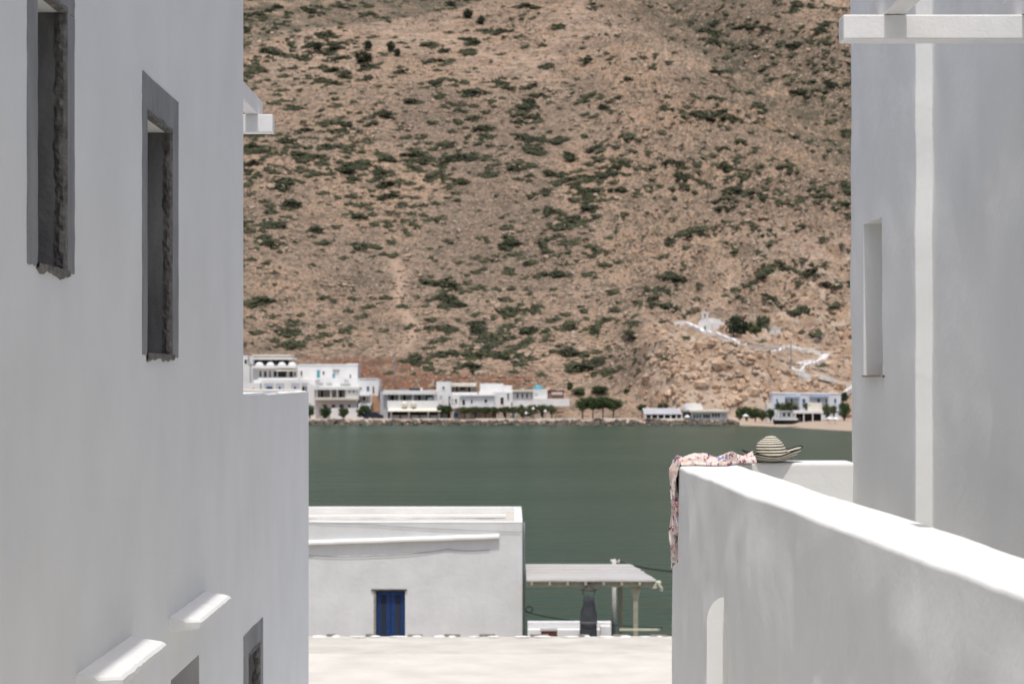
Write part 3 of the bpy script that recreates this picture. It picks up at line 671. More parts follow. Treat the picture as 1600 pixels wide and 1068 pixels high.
# hat
def hat():
    n = 72
    prof = []   # (r, z, arc)
    cr = [(0, .148), (.018, .147), (.034, .142), (.046, .133), (.060, .124), (.076, .113), (.088, .099), (.096, .081), (.102, .060), (.107, .040), (.111, .022), (.115, .008)]
    br = [(.126, .0015), (.138, .000), (.156, .002), (.173, .006), (.188, .011), (.200, .016)]
    pts = cr + br; arc = 0; P = []
    # densify
    for (a, b_) in zip(pts[:-1], pts[1:]):
        for t in (0, .25, .5, .75): P.append((a[0] + (b_[0] - a[0]) * t, a[1] + (b_[1] - a[1]) * t))
    P.append(pts[-1])
    v = []; st = []; last = P[0]
    for i, (r_, z) in enumerate(P):
        arc += math.hypot(r_ - last[0], z - last[1]); last = (r_, z)
        for j in range(n):
            a = 2 * math.pi * j / n; c = math.cos(a); s = math.sin(a)
            zz_ = z; k_ = max(0, (r_ - .108) / .08)
            zz_ = zz_ * (1.12 if r_ < .12 else 1.0) + k_ ** 1.6 * (.020 + .036 * max(0, c) ** 1.6 + .022 * max(0, -c) ** 2 + .003 * math.sin(5 * a))
            dent = .022 * math.exp(-((c * r_ + .004) / .026) ** 2) * max(0, 1 - (abs(s * r_)) / .08) * (r_ < .08) * 0
            lump = 1 + .02 * math.sin(3 * a + 1) + .012 * math.sin(5 * a + z * 40)
            side = .006 * math.sin(z * 38 + 1)
            v.append((c * r_ * lump + side * (z > .01), s * r_ * .96 * lump, zz_ - dent))
            st.append(arc + .006 * (j / n) + .0012 * math.sin(2 * a))
    m = len(P); f = [(i * n + j, (i + 1) * n + j, (i + 1) * n + (j + 1) % n, i * n + (j + 1) % n) for i in range(m - 1) for j in range(n)]
    me = mesh('straw', v, f, None, True)
    at = me.attributes.new('arc', 'FLOAT', 'POINT'); at.data.foreach_set('value', np.array(st, np.float32))
    mt = bpy.data.materials.new('striped_straw'); mt.use_nodes = True; nn = mt.node_tree.nodes; ll = mt.node_tree.links; bs = nn['Principled BSDF']; bs.inputs['Roughness'].default_value = .8
    aa = nn.new('ShaderNodeAttribute'); aa.attribute_name = 'arc'
    mu = nn.new('ShaderNodeMath'); mu.operation = 'MULTIPLY'; mu.inputs[1].default_value = 1 / .0185; ll.new(aa.outputs['Fac'], mu.inputs[0])
    fr_ = nn.new('ShaderNodeMath'); fr_.operation = 'FRACT'; ll.new(mu.outputs[0], fr_.inputs[0])
    gt = nn.new('ShaderNodeMath'); gt.operation = 'GREATER_THAN'; gt.inputs[1].default_value = .56; ll.new(fr_.outputs[0], gt.inputs[0])
    nz_ = nn.new('ShaderNodeTexNoise'); nz_.inputs['Scale'].default_value = 90; tc = nn.new('ShaderNodeTexCoord'); ll.new(tc.outputs['Object'], nz_.inputs['Vector'])
    cr_ = nn.new('ShaderNodeValToRGB'); ll.new(nz_.outputs['Fac'], cr_.inputs[0]); cr_.color_ramp.elements[0].color = (.60, .54, .41, 1); cr_.color_ramp.elements[1].color = (.82, .77, .64, 1)
    mx = nn.new('ShaderNodeMix'); mx.data_type = 'RGBA'; ll.new(gt.outputs[0], mx.inputs['Factor']); ll.new(cr_.outputs[0], mx.inputs['A']); mx.inputs['B'].default_value = (.022, .019, .017, 1); ll.new(mx.outputs['Result'], bs.inputs['Base Color'])
    bp = nn.new('ShaderNodeBump'); bp.inputs['Strength'].default_value = .5; bp.inputs['Distance'].default_value = .003; ll.new(nz_.outputs['Fac'], bp.inputs['Height']); ll.new(bp.outputs[0], bs.inputs['Normal'])
    me.materials.append(mt)
    root = thing('straw_hat', 'black and cream striped straw sun hat resting on the terrace parapet', 'hat', (PX(1206, 13.3), 13.335, PT + .008))
    o = link('straw', me, root)
    sdm = o.modifiers.new('thick', 'SOLIDIFY'); sdm.thickness = .003; sdm.offset = -1
    rim = [Vector(v[(m - 1) * n + j]) for j in list(range(n)) + [0]]
    MB().tube(rim, .0045, 6).build('brim_binding', mat('black_ribbon', (.02, .018, .017), .8), root, True)
    root.rotation_euler = (math.radians(1.5), math.radians(-1.5), 0)
hat()

# scarf
def scarf():
    mt = bpy.data.materials.new('floral_chiffon'); mt.use_nodes = True; n = mt.node_tree.nodes; l = mt.node_tree.links; b = n['Principled BSDF']
    b.inputs['Roughness'].default_value = .8; b.inputs['Specular IOR Level'].default_value = .2
    uv = n.new('ShaderNodeAttribute'); uv.attribute_name = 'cloth'
    def spots(sc, lo, hi, col, prev, off, nsc=1.0):
        mp = n.new('ShaderNodeMapping'); mp.inputs['Location'].default_value = (off, off * 2, 0); l.new(uv.outputs['Vector'], mp.inputs[0])
        w = n.new('ShaderNodeTexNoise'); w.inputs['Scale'].default_value = sc; w.inputs['Detail'].default_value = 2.5; w.inputs['Distortion'].default_value = .7; l.new(mp.outputs[0], w.inputs['Vector'])
        r_ = n.new('ShaderNodeMapRange'); r_.inputs['From Min'].default_value = lo; r_.inputs['From Max'].default_value = hi; l.new(w.outputs['Fac'], r_.inputs['Value'])
        x = n.new('ShaderNodeMix'); x.data_type = 'RGBA'; l.new(r_.outputs[0], x.inputs['Factor']); x.inputs['B'].default_value = (*col, 1)
        if isinstance(prev, tuple): x.inputs['A'].default_value = (*prev, 1)
        else: l.new(prev, x.inputs['A'])
        return x.outputs['Result']
    c = spots(5, .48, .6, (.60, .45, .38), (.71, .64, .59), 3)
    c = spots(8, .60, .63, (.20, .19, .13), c, 9)
    c = spots(6.5, .605, .64, (.50, .08, .24), c, 1)
    c = spots(8, .615, .645, (.16, .05, .12), c, 5)
    c = spots(7, .64, .68, (.18, .30, .45), c, 7)
    l.new(c, b.inputs['Base Color'])
    b.inputs['Subsurface Weight'].default_value = 0
    nu, nv = 260, 70; xe = 1.064; r = random.Random(3)
    v = np.zeros((nu, nv, 3)); ct = np.zeros((nu, nv, 3))
    Lt = .60
    for j in range(nv):
        t = j / (nv - 1)
        Lh = .66 * (.72 + .28 * float(sst(.25, .45, np.array(t)))) if t < .5 else .66 * (1 - .10 * float(sst(.75, 1, np.array(t))))
        Lh += .02 * math.sin(t * 23)
        for i in range(nu):
            s = i / (nu - 1) * (Lt + Lh)
            fold = .5 + .5 * math.sin(t * 19 + 1.2 * math.sin(s * 7) + 2.0 * s)
            f2 = .5 + .5 * math.sin(t * 43 + 5 * s + 2 * math.sin(s * 11 + t * 4))
            if s < Lt:      # lying on the wall, gathered
                x = 1.59 - (1.59 - xe) * s / Lt
                wid = .46 + .05 * math.sin(s * 9); cd = 12.80 + .36 * float(sst(1.34, 1.5, np.array(x)))
                y = cd + (t - .5) * wid + .012 * math.sin(s * 30 + t * 8)
                env = math.sin(math.pi * min(1, max(0, t))) ** .5
                z = PT + .006 + env * (.030 * fold + .018 * f2 + .012 * math.sin(s * 26 + 5 * t) + .014)
                if x < xe + .04: z -= .0
                h = z
            else:
                q = s - Lt
                wid = .46 - .24 * min(1, q / .5); y = 12.78 - .06 * min(1, q / .6) + (t - .5) * wid + .008 * math.sin(q * 17 + t * 7)
                off = .008 + .034 * fold + .016 * f2 + .008 * math.sin(q * 9 + 3 * t)
                arc_ = min(1, q / .05)
                x = xe - (off * (.3 + .7 * arc_)) + .012
                z = PT + .02 + .03 * fold * (1 - arc_) - q
            v[i, j] = (x, y, z); ct[i, j] = (s * 1.0, t * .55, 0)
    v[..., 2] += .007 * (fbm(v[..., 0] / .03, v[..., 1] / .03, 2, 5) - .5) * (v[..., 2] > PT)
    v[..., 0] += .010 * (fbm(v[..., 2] / .04, v[..., 1] / .03, 2, 6) - .5) * (v[..., 2] < PT)
    me = mesh('floral_scarf', v.reshape(-1, 3), grid_faces(nu, nv), mt, True)
    at = me.attributes.new('cloth', 'FLOAT_VECTOR', 'POINT'); at.data.foreach_set('vector', (ct * 3.2).astype(np.float32).ravel())
    o = link('floral_scarf', me)
    tag(o, 'crumpled pale pink floral scarf draped over the parapet corner beside the hat', 'scarf')
    sdm = o.modifiers.new('thick', 'SOLIDIFY'); sdm.thickness = .0015
scarf()

# parts above were laid out in world space: hang them on their Empties
def rebase(root):
    for c in root.children: c.location = c.location - root.location
for q_ in (left, pl, fr, hs, sh, lw_, par, rb, pr_): rebase(q_)

# ------------------------------------------------------------------ far shore village
def pbox(name, parent, m, px0, py0, px1, py1, d0, d1, bev=0):
    return MB().box(PX(px0, d0), d0, PZ(py1, d0), PX(px1, d0), d1, PZ(py0, d0)).build(name, m, parent)
def house(name, label, pxc, d, cat='house', group=None):
    return thing(name, label, cat, (0, 0, 0), group)
def win(parent, pxc, pyc, w, h, d, m=None, name='window', fm=None):
    m = m or GLASS; x0, x1, z0, z1 = PX(pxc - w / 2, d), PX(pxc + w / 2, d), PZ(pyc + h / 2, d), PZ(pyc - h / 2, d); t = .09
    b = MB().box(x0 - t, d - .07, z0 - t, x0, d + .05, z1 + t).box(x1, d - .07, z0 - t, x1 + t, d + .05, z1 + t).box(x0, d - .07, z1, x1, d + .05, z1 + t).box(x0, d - .07, z0 - t, x1, d + .05, z0)
    o = b.build(name, fm or FARW, parent)
    MB().box(x0, d - .02, z0, x1, d + .04, z1).build('pane', m, o); return o
def loggia(parent, px0, py0, px1, py1, d, dep=2.2, back=FARG, pillars=(), floor=True, pm=FARW):
    """open bay: back wall, ceiling, floor and pillars; doors are added with win()"""
    pbox('back_wall', parent, back, px0, py0, px1, py1, d + dep, d + dep + .3)
    for p in pillars: pbox('pillar', parent, pm, p - 1.2, py0, p + 1.2, py1, d + .05, d + .35)
def move_base(root):
    """put the Empty at the foot of its parts"""
    pts = [c.matrix_basis @ Vector(v) for c in root.children if c.type == 'MESH' for v in c.bound_box]
    if not pts: return
    lo = Vector((min(p.x for p in pts), min(p.y for p in pts), min(p.z for p in pts))); hi = Vector((max(p.x for p in pts), max(p.y for p in pts), 0))
    base = Vector(((lo.x + hi.x) / 2, (lo.y + hi.y) / 2, lo.z)); root.location = base
    for c in root.children: c.location = c.location - base
VIL = []
def H(name, label, cat='house', group=None):
    o = thing(name, label, cat, (0, 0, 0), group); VIL.append(o); return o
W = FARW
# A hillside hotel, three terraces
a = H('hillside_hotel', 'white terraced hotel with long dark glazed top floor above the waterfront', 'hotel')
pbox('wall', a, W, 372, 570, 466, 600, 404, 412)
pbox('wall', a, W, 396, 593, 492, 662, 397, 404)
pbox('roof', a, FARC, 394, 553.5, 453, 556.5, 403.2, 412); pbox('roof', a, W, 394, 558, 457, 561.5, 402.6, 412)
pbox('fascia', a, FARP, 397, 556.5, 452, 558, 403.6, 411)
pbox('glazing', a, GLASS, 397, 561.5, 451, 571, 404.6, 411); pbox('wall', a, W, 390, 556, 397.5, 572, 404, 411)
for p in (408, 420, 431, 442): pbox('mullion', a, METAL, p - .4, 561.5, p + .4, 570, 404.4, 404.6)
pbox('wall', a, W, 370, 555, 387, 574, 405, 411); win(a, 384, 565, 4, 7, 405)
pbox('balcony', a, W, 393, 571, 462, 575, 402.2, 404)
for p in (405, 422, 440, 456):
    x = PX(p, 402.4); z = PZ(571, 402.4)
    MB().lathe([(.85, 0), (.8, .3), (.55, .6), (.2, .75), (0, .78)], x, 403.0, z, 10).build('dome_planter', W, a, True)
for p, w_ in ((407, 3), (414.5, 4), (430, 5), (455, 5)): win(a, p, 584, w_, 9, 403.98, GLASS if p != 455 else DARKI)
win(a, 441, 584, 13, 9, 403.98, DARKI, 'doorway'); win(a, 422, 584, 2.5, 10, 403.98, REDP, 'door'); win(a, 461, 584, 2.2, 6, 403.98); win(a, 471, 583, 2.6, 7, 403.4)
pbox('awning', a, FARC, 431, 577, 462, 579.5, 401.5, 403.9)
pbox('balcony', a, W, 403, 590, 466, 594.5, 400, 404)
for (p0, p1) in ((413, 428), (431, 444), (455, 468), (471, 483)):
    win(a, (p0 + p1) / 2, 605, p1 - p0, 13, 396.98, FARG, 'bay')
for p, w_, m_ in ((421, 10, BLUE), (437, 4, BLUE), (461, 4, BLUE), (474, 4, DARKI), (479, 5, METAL), (487, 2, METAL)): win(a, p, 607, w_, 8, 396.9, m_, 'door')
pbox('annex', a, W, 372, 598, 406, 630, 394, 398); win(a, 396, 607, 3, 4, 393.98, FARG)
# B long white upper house
a = H('long_house', 'long white house with teal doors standing above the arcaded guesthouse')
pbox('wall', a, W, 466, 570.5, 559, 640, 403.5, 411); pbox('parapet', a, W, 466, 568.5, 541, 570.5, 403.4, 403.9); pbox('parapet', a, W, 541, 567.5, 559.5, 570.5, 403.4, 411)
win(a, 497.5, 584, 5, 12, 403.48, TEAL, 'door'); win(a, 505.5, 582.5, 2.6, 5, 403.48); win(a, 521.5, 587, 4, 7, 403.48, TEAL); win(a, 547.5, 588, 2.2, 7, 403.48, DARKI)
win(a, 489, 600, 1.6, 6, 403.48, METAL); pbox('lamp', a, METAL, 520, 577.5, 530, 579.5, 403.2, 403.45)
for (p0, p1, q, n_) in ((493, 500, 594.5, 4), (492, 505, 600, 7), (510, 519, 600, 5), (538, 544, 595, 3), (532, 548, 601, 8)):
    for i in range(n_):
        p = p0 + (p1 - p0) * (i + .2) / n_; pbox('sign_letter', a, METAL, p, q - 1.9 + .5 * (i % 2), p + (p1 - p0) / n_ * .55, q + 1.5, 401.6, 401.7)
# C arcaded guesthouse
a = H('guesthouse', 'white guesthouse with pillared loggia and dark red windows behind the quay trees')
pbox('wall', a, W, 486, 590.5, 560, 603.5, 402, 403.4)
pbox('roof', a, W, 490, 603.8, 560.5, 608.5, 389.5, 402); loggia(a, 494, 608.5, 541, 621, 390.3, 2.4, mat('mauve_wall', (.46, .40, .40)), (495, 517, 527, 540))
pbox('wall', a, W, 541, 608.5, 560, 621, 390, 400); win(a, 546, 611.5, 1.8, 3.4, 389.98); win(a, 552.5, 611.5, 1.8, 3.4, 389.98)
for p in (503.2, 532.6): win(a, p, 615, 4, 11, 392.6, DARKI, 'door')
win(a, 519, 611.5, 2.4, 4, 392.6)
pbox('balcony', a, FARC, 492, 620.8, 560, 624.5, 388.6, 400); pbox('wall', a, mat('pale_pink_wall', (.62, .57, .55)), 493, 624.5, 558, 656, 390, 400)
for p, w_ in ((508, 6), (521, 6), (533.7, 7), (545.6, 4)): win(a, p, 634, w_, 5.5, 389.98, REDP if p != 545.6 else BROWN)
pbox('wall', a, W, 516, 637, 559, 656, 389, 390); pbox('wall', a, W, 480, 600, 493, 660, 391, 400)
# D corner house
a = H('corner_house', 'white corner house with one blue shuttered window beside the stone stair')
pbox('wall', a, W, 559.8, 592, 591, 660, 392.5, 403); pbox('parapet', a, W, 559.5, 590.5, 591.5, 592, 392.4, 392.9)
win(a, 575, 607, 4, 7.5, 392.48, BLUE); win(a, 583.5, 609, 2.6, 11, 392.48, BROWN, 'door'); win(a, 564.2, 606.5, 1.8, 2.5, 392.48)
pbox('balcony', a, W, 559.5, 615.5, 578, 618.2, 390.4, 392.5); win(a, 569, 623, 13, 9, 392.48, FARG, 'bay'); win(a, 569, 622, 4, 7, 392.42, DARKI, 'door'); win(a, 561.5, 627, 2, 5, 392.42, BROWN)
pbox('wall', a, W, 559.8, 630, 580, 658, 389, 392.4)
st = H('stone_stair', 'steep tan stone stair climbing beside the white corner house', 'stair')
for i in range(14):
    t = i / 14; p0 = 588.5 - 8 * t; q = 655 - 37 * t; d = 387 + 5 * t
    pbox('step', st, SANDST, p0, q - 2.7, p0 + 11 - 1.5 * t, 656, d, d + .5 + 5 * (1 - t))
# E waterfront taverna
a = H('waterfront_taverna', 'white two storey taverna with cream awning and dark open arcade on the quay', 'taverna')
pbox('wall', a, FARG, 594, 612, 606.5, 656, 387, 398); pbox('roof', a, W, 598, 610, 681, 616, 386, 398)  # left wall painted grey to carry its shade
loggia(a, 602, 616, 680, 626, 387, 2.2, FARG, (604, 624, 645, 680))
for p, w_ in ((613, 5), (632, 4.5), (655.5, 4.5)): win(a, p, 621, w_, 8.5, 389.16, DARKI, 'door')
win(a, 671, 621, 12, 8, 389.1, DARKI); pbox('curtain', a, W, 668, 620, 676, 625, 388.7, 388.8)
pbox('balcony', a, W, 605, 625.5, 691, 637.5, 386, 389.2)
for p in (632, 646): MB().lathe([(.5, 0), (.55, .6), (.3, .9), (0, 1.0)], PX(p, 385.8), 385.7, PZ(635, 385.8), 8).build('planter', FARC, a)
x0, x1, x2 = PX(607, 386), PX(690, 386), 0
MB().hexa([(x0, 383.6, PZ(642.6, 384)), (x1, 383.6, PZ(642.6, 384)), (x1, 386, PZ(639, 386)), (x0, 386, PZ(639, 386)), (x0, 383.6, PZ(641.6, 384)), (x1, 383.6, PZ(641.6, 384)), (x1, 386, PZ(637.5, 386)), (x0, 386, PZ(637.5, 386))]).build('awning', FARC, a)
pbox('back_wall', a, mat('taverna_dark', (.10, .105, .11)), 606, 640, 700, 656, 389.6, 398)
for p in (611, 639, 669, 686): pbox('pillar', a, W, p - 1.5, 641.5, p + 1.5, 655.5, 385.2, 385.7)
pbox('solar_panel', a, mat('solar', (.03, .05, .07), .3), 640, 606, 656, 610, 389, 391); pbox('water_tank', a, METAL, 625, 606.5, 634, 610, 390, 391.5); pbox('chimney', a, W, 657, 605.5, 660, 610, 390, 391)
for i, p in enumerate((618, 632, 648, 662, 678)):
    t_ = thing('cafe_table', 'pale cloth covered cafe table under the taverna awning', 'table', (PX(p, 385), 385.9, 1.0), 'taverna tables')
    MB().box(-.8, -.5, .68, .8, .5, .75).build('top', W, t_); MB().box(-.7, -.42, .02, .7, .42, .68).build('cloth', FARG, t_)
# F upper house with awning + tower
a = H('tower_house', 'white house with square tower and cream terrace awning above the taverna')
pbox('wall', a, W, 682, 596, 704, 640, 390, 398); win(a, 693, 605.5, 3, 4, 389.98); win(a, 689, 621, 4, 7, 389.98, FARG)
pbox('wall', a, W, 704, 598, 745, 620, 398, 404); pbox('awning', a, FARC, 703, 598.5, 744, 603.5, 394.5, 398); win(a, 714, 608, 3, 9, 397.9, REDP, 'door'); win(a, 733, 609, 3, 9, 397.9, DARKI, 'door'); win(a, 723, 607, 8, 5, 397.9)
pbox('terrace', a, W, 703, 612.5, 746, 618, 394, 398); pbox('chimney_wall', a, SANDST, 745.5, 595, 750, 612, 397, 398)
for p in (708, 728, 741): pbox('post', a, BROWN, p - .5, 603.5, p + .5, 612.5, 394.8, 395)
# G house whose front shade is put into the grey wall colour
a = H('shade_grey_house', 'low house with grey shade-toned front and three dark windows above the vine canopy')
pbox('wall', a, FARG, 719, 617.5, 772, 640, 389, 395); pbox('roof', a, W, 718, 616, 773, 618, 388.6, 395)
win(a, 724.5, 628.5, 5, 9, 388.98, DARKI, 'door'); win(a, 737, 627, 3, 7, 388.98); win(a, 759, 626, 5, 5.5, 388.98); win(a, 743.5, 626, 1, 10, 388.98, METAL, 'downpipe')
pbox('wall', a, W, 701, 619, 719, 640, 390, 396); win(a, 712.5, 626, 3, 6, 389.98, DARKI); win(a, 706, 626, 6, 6, 389.98, FARG)
pbox('balcony', a, W, 709, 634, 775, 637.5, 386.5, 389); pbox('wall', a, FARP, 704, 637.5, 806, 656, 388, 390)
win(a, 712.5, 648, 8, 8, 387.98, BLUE); win(a, 744, 648, 3.5, 7, 387.98, BLUE, 'door'); win(a, 772, 648, 8, 8, 387.98, BROWN, 'door'); win(a, 788, 648, 4, 8, 387.98, DARKI, 'door'); win(a, 730, 649, 7, 5, 387.98, FARC)
# H stepped white house
a = H('stepped_house', 'stepped white house with flat roofs and dark doorways between grey house and three-window house')
pbox('wall', a, W, 750, 599, 786, 620, 396, 403); pbox('wall', a, W, 772, 612, 801, 640, 390, 397); pbox('wall', a, W, 786, 602, 800, 614, 394, 402)
win(a, 784.5, 626, 5, 11, 389.98, DARKI, 'door'); win(a, 794, 618.5, 2.5, 9, 389.98, DARKI); pbox('terrace', a, W, 748, 611, 776, 617, 393, 396); win(a, 799.5, 631, 1.6, 6, 389.98)
# I three-window house
a = H('three_window_house', 'white house with a row of three narrow dark windows')
pbox('wall', a, W, 801, 612, 832, 650, 391, 398); pbox('roof', a, FARC, 800, 609, 833, 612, 390.4, 398); pbox('band', a, METAL, 801, 612, 832, 613, 390.8, 391)
for p in (808.7, 816.3, 823.5): win(a, p, 618, 2.6, 7, 390.98)
win(a, 830.5, 618, 1.2, 8, 390.98, BROWN)
# J white cube with small teal dome
a = H('domed_chapel', 'plain white cube building with a small teal dome on its roof', 'chapel')
pbox('wall', a, W, 832.5, 608, 855, 640, 391.5, 398)
MB().lathe([(1.0, 0), (.95, .3), (.7, .6), (.35, .8), (0, .85)], PX(841, 394), 394, PZ(608, 392), 14).build('dome', TEAL, a, True)
win(a, 838, 615, 4, 1.4, 391.48, FARG)
a = H('garden_wall', 'white retaining wall running along the slope below the red pergola', 'wall')
pbox('wall', a, W, 832, 622.5, 890, 634, 390.3, 391.4); pbox('wall', a, W, 862, 612.5, 881, 616, 396, 396.4)
a = H('red_pergola', 'dark red timber pergola on the white retaining wall', 'pergola')
pbox('beam', a, REDP, 856, 609.5, 882, 612, 394, 395); pbox('screen', a, BROWN, 862, 616.5, 881, 622.5, 392.5, 392.8)
for p in (857.5, 860, 880): pbox('post', a, REDP, p - .7, 612, p + .7, 624, 394.2, 394.6)
a = H('shore_hut', 'low pale stone hut wall by the quay under the tamarisks', 'hut')
pbox('wall', a, FARP, 808, 640, 866, 656, 389, 391); pbox('wall', a, W, 797, 646, 808, 656, 386.5, 389); win(a, 846, 648, 4, 6, 388.98, DARKI, 'door'); win(a, 825, 648, 9, 6, 388.98, DARKI)
# K canopy restaurant
a = H('canopy_restaurant', 'low seaside restaurant under a pale grey corrugated canopy', 'restaurant')
d = 381.0
pbox('wall', a, W, 1008, 645, 1066, 658, d + 2, d + 6); pbox('back_wall', a, DARKI, 1010, 648, 1064, 656, d + 1.8, d + 1.98)
x0, x1 = PX(1007, d), PX(1066, d); n_ = 24
for i in range(n_):
    u0 = x0 + (x1 - x0) * i / n_; u1 = x0 + (x1 - x0) * (i + .85) / n_
    MB().hexa([(u0, d, PZ(647, d)), (u1, d, PZ(647, d)), (u1, d + 6, PZ(639, d)), (u0, d + 6, PZ(639, d)), (u0, d, PZ(646.4, d)), (u1, d, PZ(646.4, d)), (u1, d + 6, PZ(638, d)), (u0, d + 6, PZ(638, d))]).build('canopy_sheet', FARG, a)
for p in (1009, 1018, 1028, 1038, 1048, 1057, 1065): pbox('post', a, W, p - .8, 647, p + .8, 657, d + .1, d + .25)
pbox('parapet', a, W, 1008, 653.5, 1067, 657.5, d + .3, d + .5)
# L vaulted seaside restaurant
a = H('vaulted_restaurant', 'white seaside restaurant with vaulted roof and long row of windows', 'restaurant')
d = 380.5
pbox('wall', a, W, 1081, 643, 1137, 663, d, d + 8); pbox('roof', a, FARC, 1078, 640.5, 1139, 643.5, d - .8, d + 8); pbox('terrace', a, DARKI, 1067, 643, 1081, 660, d + 2, d + 3)
for p in (1085, 1089.5, 1094, 1100, 1104, 1108): win(a, p, 650, 3, 5.5, d - .02)
for p in (1114, 1118.5, 1123): win(a, p, 648.5, 3.2, 6, d - .02)
win(a, 1131, 649, 6, 6, d - .02, FARG)
vx0, vx1 = PX(1069, 386), PX(1098, 386); v = []; n_ = 12; zb_ = PZ(641, 386)
for yy in (385, 391):
    for i in range(n_ + 1):
        t = math.pi * i / n_; v.append(((vx0 + vx1) / 2 - (vx1 - vx0) / 2 * math.cos(t) * (1 if i in (0, n_) else 1), yy, zb_ + 1.35 * min(1, math.sin(t) * 1.35)))
f = [(i, i + 1, n_ + 2 + i, n_ + 1 + i) for i in range(n_)] + [tuple(range(n_ + 1)), tuple(range(n_ + 1, 2 * n_ + 2))[::-1]]
link('vault', mesh('vault', v, f, W), a)
pbox('wall', a, W, 1069.5, 640.8, 1097.5, 656, 385.1, 391)
# M blue and white hotel
a = H('seaside_hotel', 'white hotel with blue shutters and blue painted fascia behind the beach', 'hotel')
d = 386
PB = mat('blue_white', (.64, .67, .71), .9, .08, .5); pbox('wall', a, PB, 1207, 615, 1314, 662, d, d + 8); pbox('parapet', a, W, 1206.5, 613, 1245, 615, d - .1, d + 8); pbox('parapet', a, W, 1250, 614, 1315, 615.2, d - .1, d + 8); pbox('wall', a, W, 1199, 630, 1207.5, 664, d - 1, d + 6)
pbox('fascia', a, mat('pale_blue', (.35, .42, .55)), 1228, 619, 1250, 621.5, d - 1.2, d - .1); pbox('fascia', a, MAT['pale_blue'], 1266, 618, 1296, 620.5, d - 1.2, d - .1)
for p, w_, m_ in ((1214, 2.5, BLUE), (1228, 3, BLUE), (1237, 3, DARKI), (1256, 5, BLUE), (1279, 4.5, BLUE), (1291, 2.6, BLUE), (1305, 3.5, BLUE)): win(a, p, 626, w_, 7, d - .02, m_)
# N beach cafe
a = H('beach_cafe', 'beach cafe with cream tarpaulin canopy and dark open front', 'cafe')
d = 376
pbox('back_wall', a, DARKI, 1242, 645, 1284, 660, d + 3, d + 5); pbox('roof', a, W, 1240, 641, 1286, 645.5, d, d + 5); pbox('wall', a, W, 1216, 645, 1243, 662, d + 2, d + 4)
pbox('awning', a, FARC, 1262, 629, 1284, 643, d + 2.2, d + 4.6)
for p in (1243, 1256, 1270, 1284): pbox('post', a, W, p - .7, 645.5, p + .7, 662, d + .1, d + .3)
for c in VIL: move_base(c)
# chapel on the headland
def on_hill(px, py): x, y, z = hit([px], [py], 384, 700, .25); return float(x[0]), float(y[0]), float(terr(x, y)[0])
cx, cd, cz = on_hill(1101, 519)
ch = thing('hill_chapel', 'small white chapel with bell gable on the rocky headland', 'chapel', (0, 0, 0)); VIL2 = [ch]
dd = cd + .2
fz = PZ(522, dd); 
g0, g1, gm = PX(1091, dd), PX(1112, dd), PX(1101.5, dd); ze, zp = PZ(504, dd), PZ(497.5, dd)
b = MB(); v = [(g0, dd, fz - 3), (g1, dd, fz - 3), (g1, dd, ze), ((g1 + gm) / 2 + .2, dd, ze + (zp - ze) * .75), (gm, dd, zp), ((g0 + gm) / 2 - .2, dd, ze + (zp - ze) * .75), (g0, dd, ze)]
vb = [(x + 1.2, y + 6.5, z) for x, y, z in v]; n_ = 7
b.add(v + vb, [tuple(range(n_))] + [tuple(range(n_, 2 * n_))[::-1]] + [(i, i + n_, (i + 1) % n_ + n_, (i + 1) % n_) for i in range(n_)]); b.build('nave', W, ch)
win(ch, 1101.5, 512, 2.4, 6, dd - .03, mat('green_door', (.03, .09, .06)), 'door')
b = MB(); bz = zp - .2
b.box(gm - .65, dd - .05, bz, gm - .3, dd + .55, bz + 1.3).box(gm + .3, dd - .05, bz, gm + .65, dd + .55, bz + 1.3).box(gm - .7, dd - .08, bz + 1.3, gm + .7, dd + .58, bz + 1.55)
b.build('bell_gable', W, ch); MB().lathe([(0, .3), (.1, .28), (.16, .1), (.22, 0), (0, 0)], gm, dd + .25, bz + .75, 8).build('bell', METAL, ch)
MB().box(gm - .04, dd + .2, bz + 1.55, gm + .04, dd + .3, bz + 2.0).box(gm - .16, dd + .21, bz + 1.75, gm + .16, dd + .29, bz + 1.83).build('cross', W, ch)
pbox('side_chapel', ch, W, 1112, 503, 1138, 526, dd + 1.5, dd + 6); win(ch, 1131, 513, 2, 4, dd + 1.48)
v = []; n_ = 8
for yy in (dd + 1.6, dd + 6):
    for i in range(n_ + 1): t = math.pi * i / n_; v.append((PX(1114, dd) - 2.2 * math.cos(t) * .9, yy, PZ(503.2, dd) + .9 * math.sin(t)))
link('barrel_roof', mesh('barrel_roof', v, [(i, i + 1, n_ + 2 + i, n_ + 1 + i) for i in range(n_)] + [tuple(range(n_ + 1)), tuple(range(n_ + 1, 2 * n_ + 2))[::-1]], W), ch)
move_base(ch)
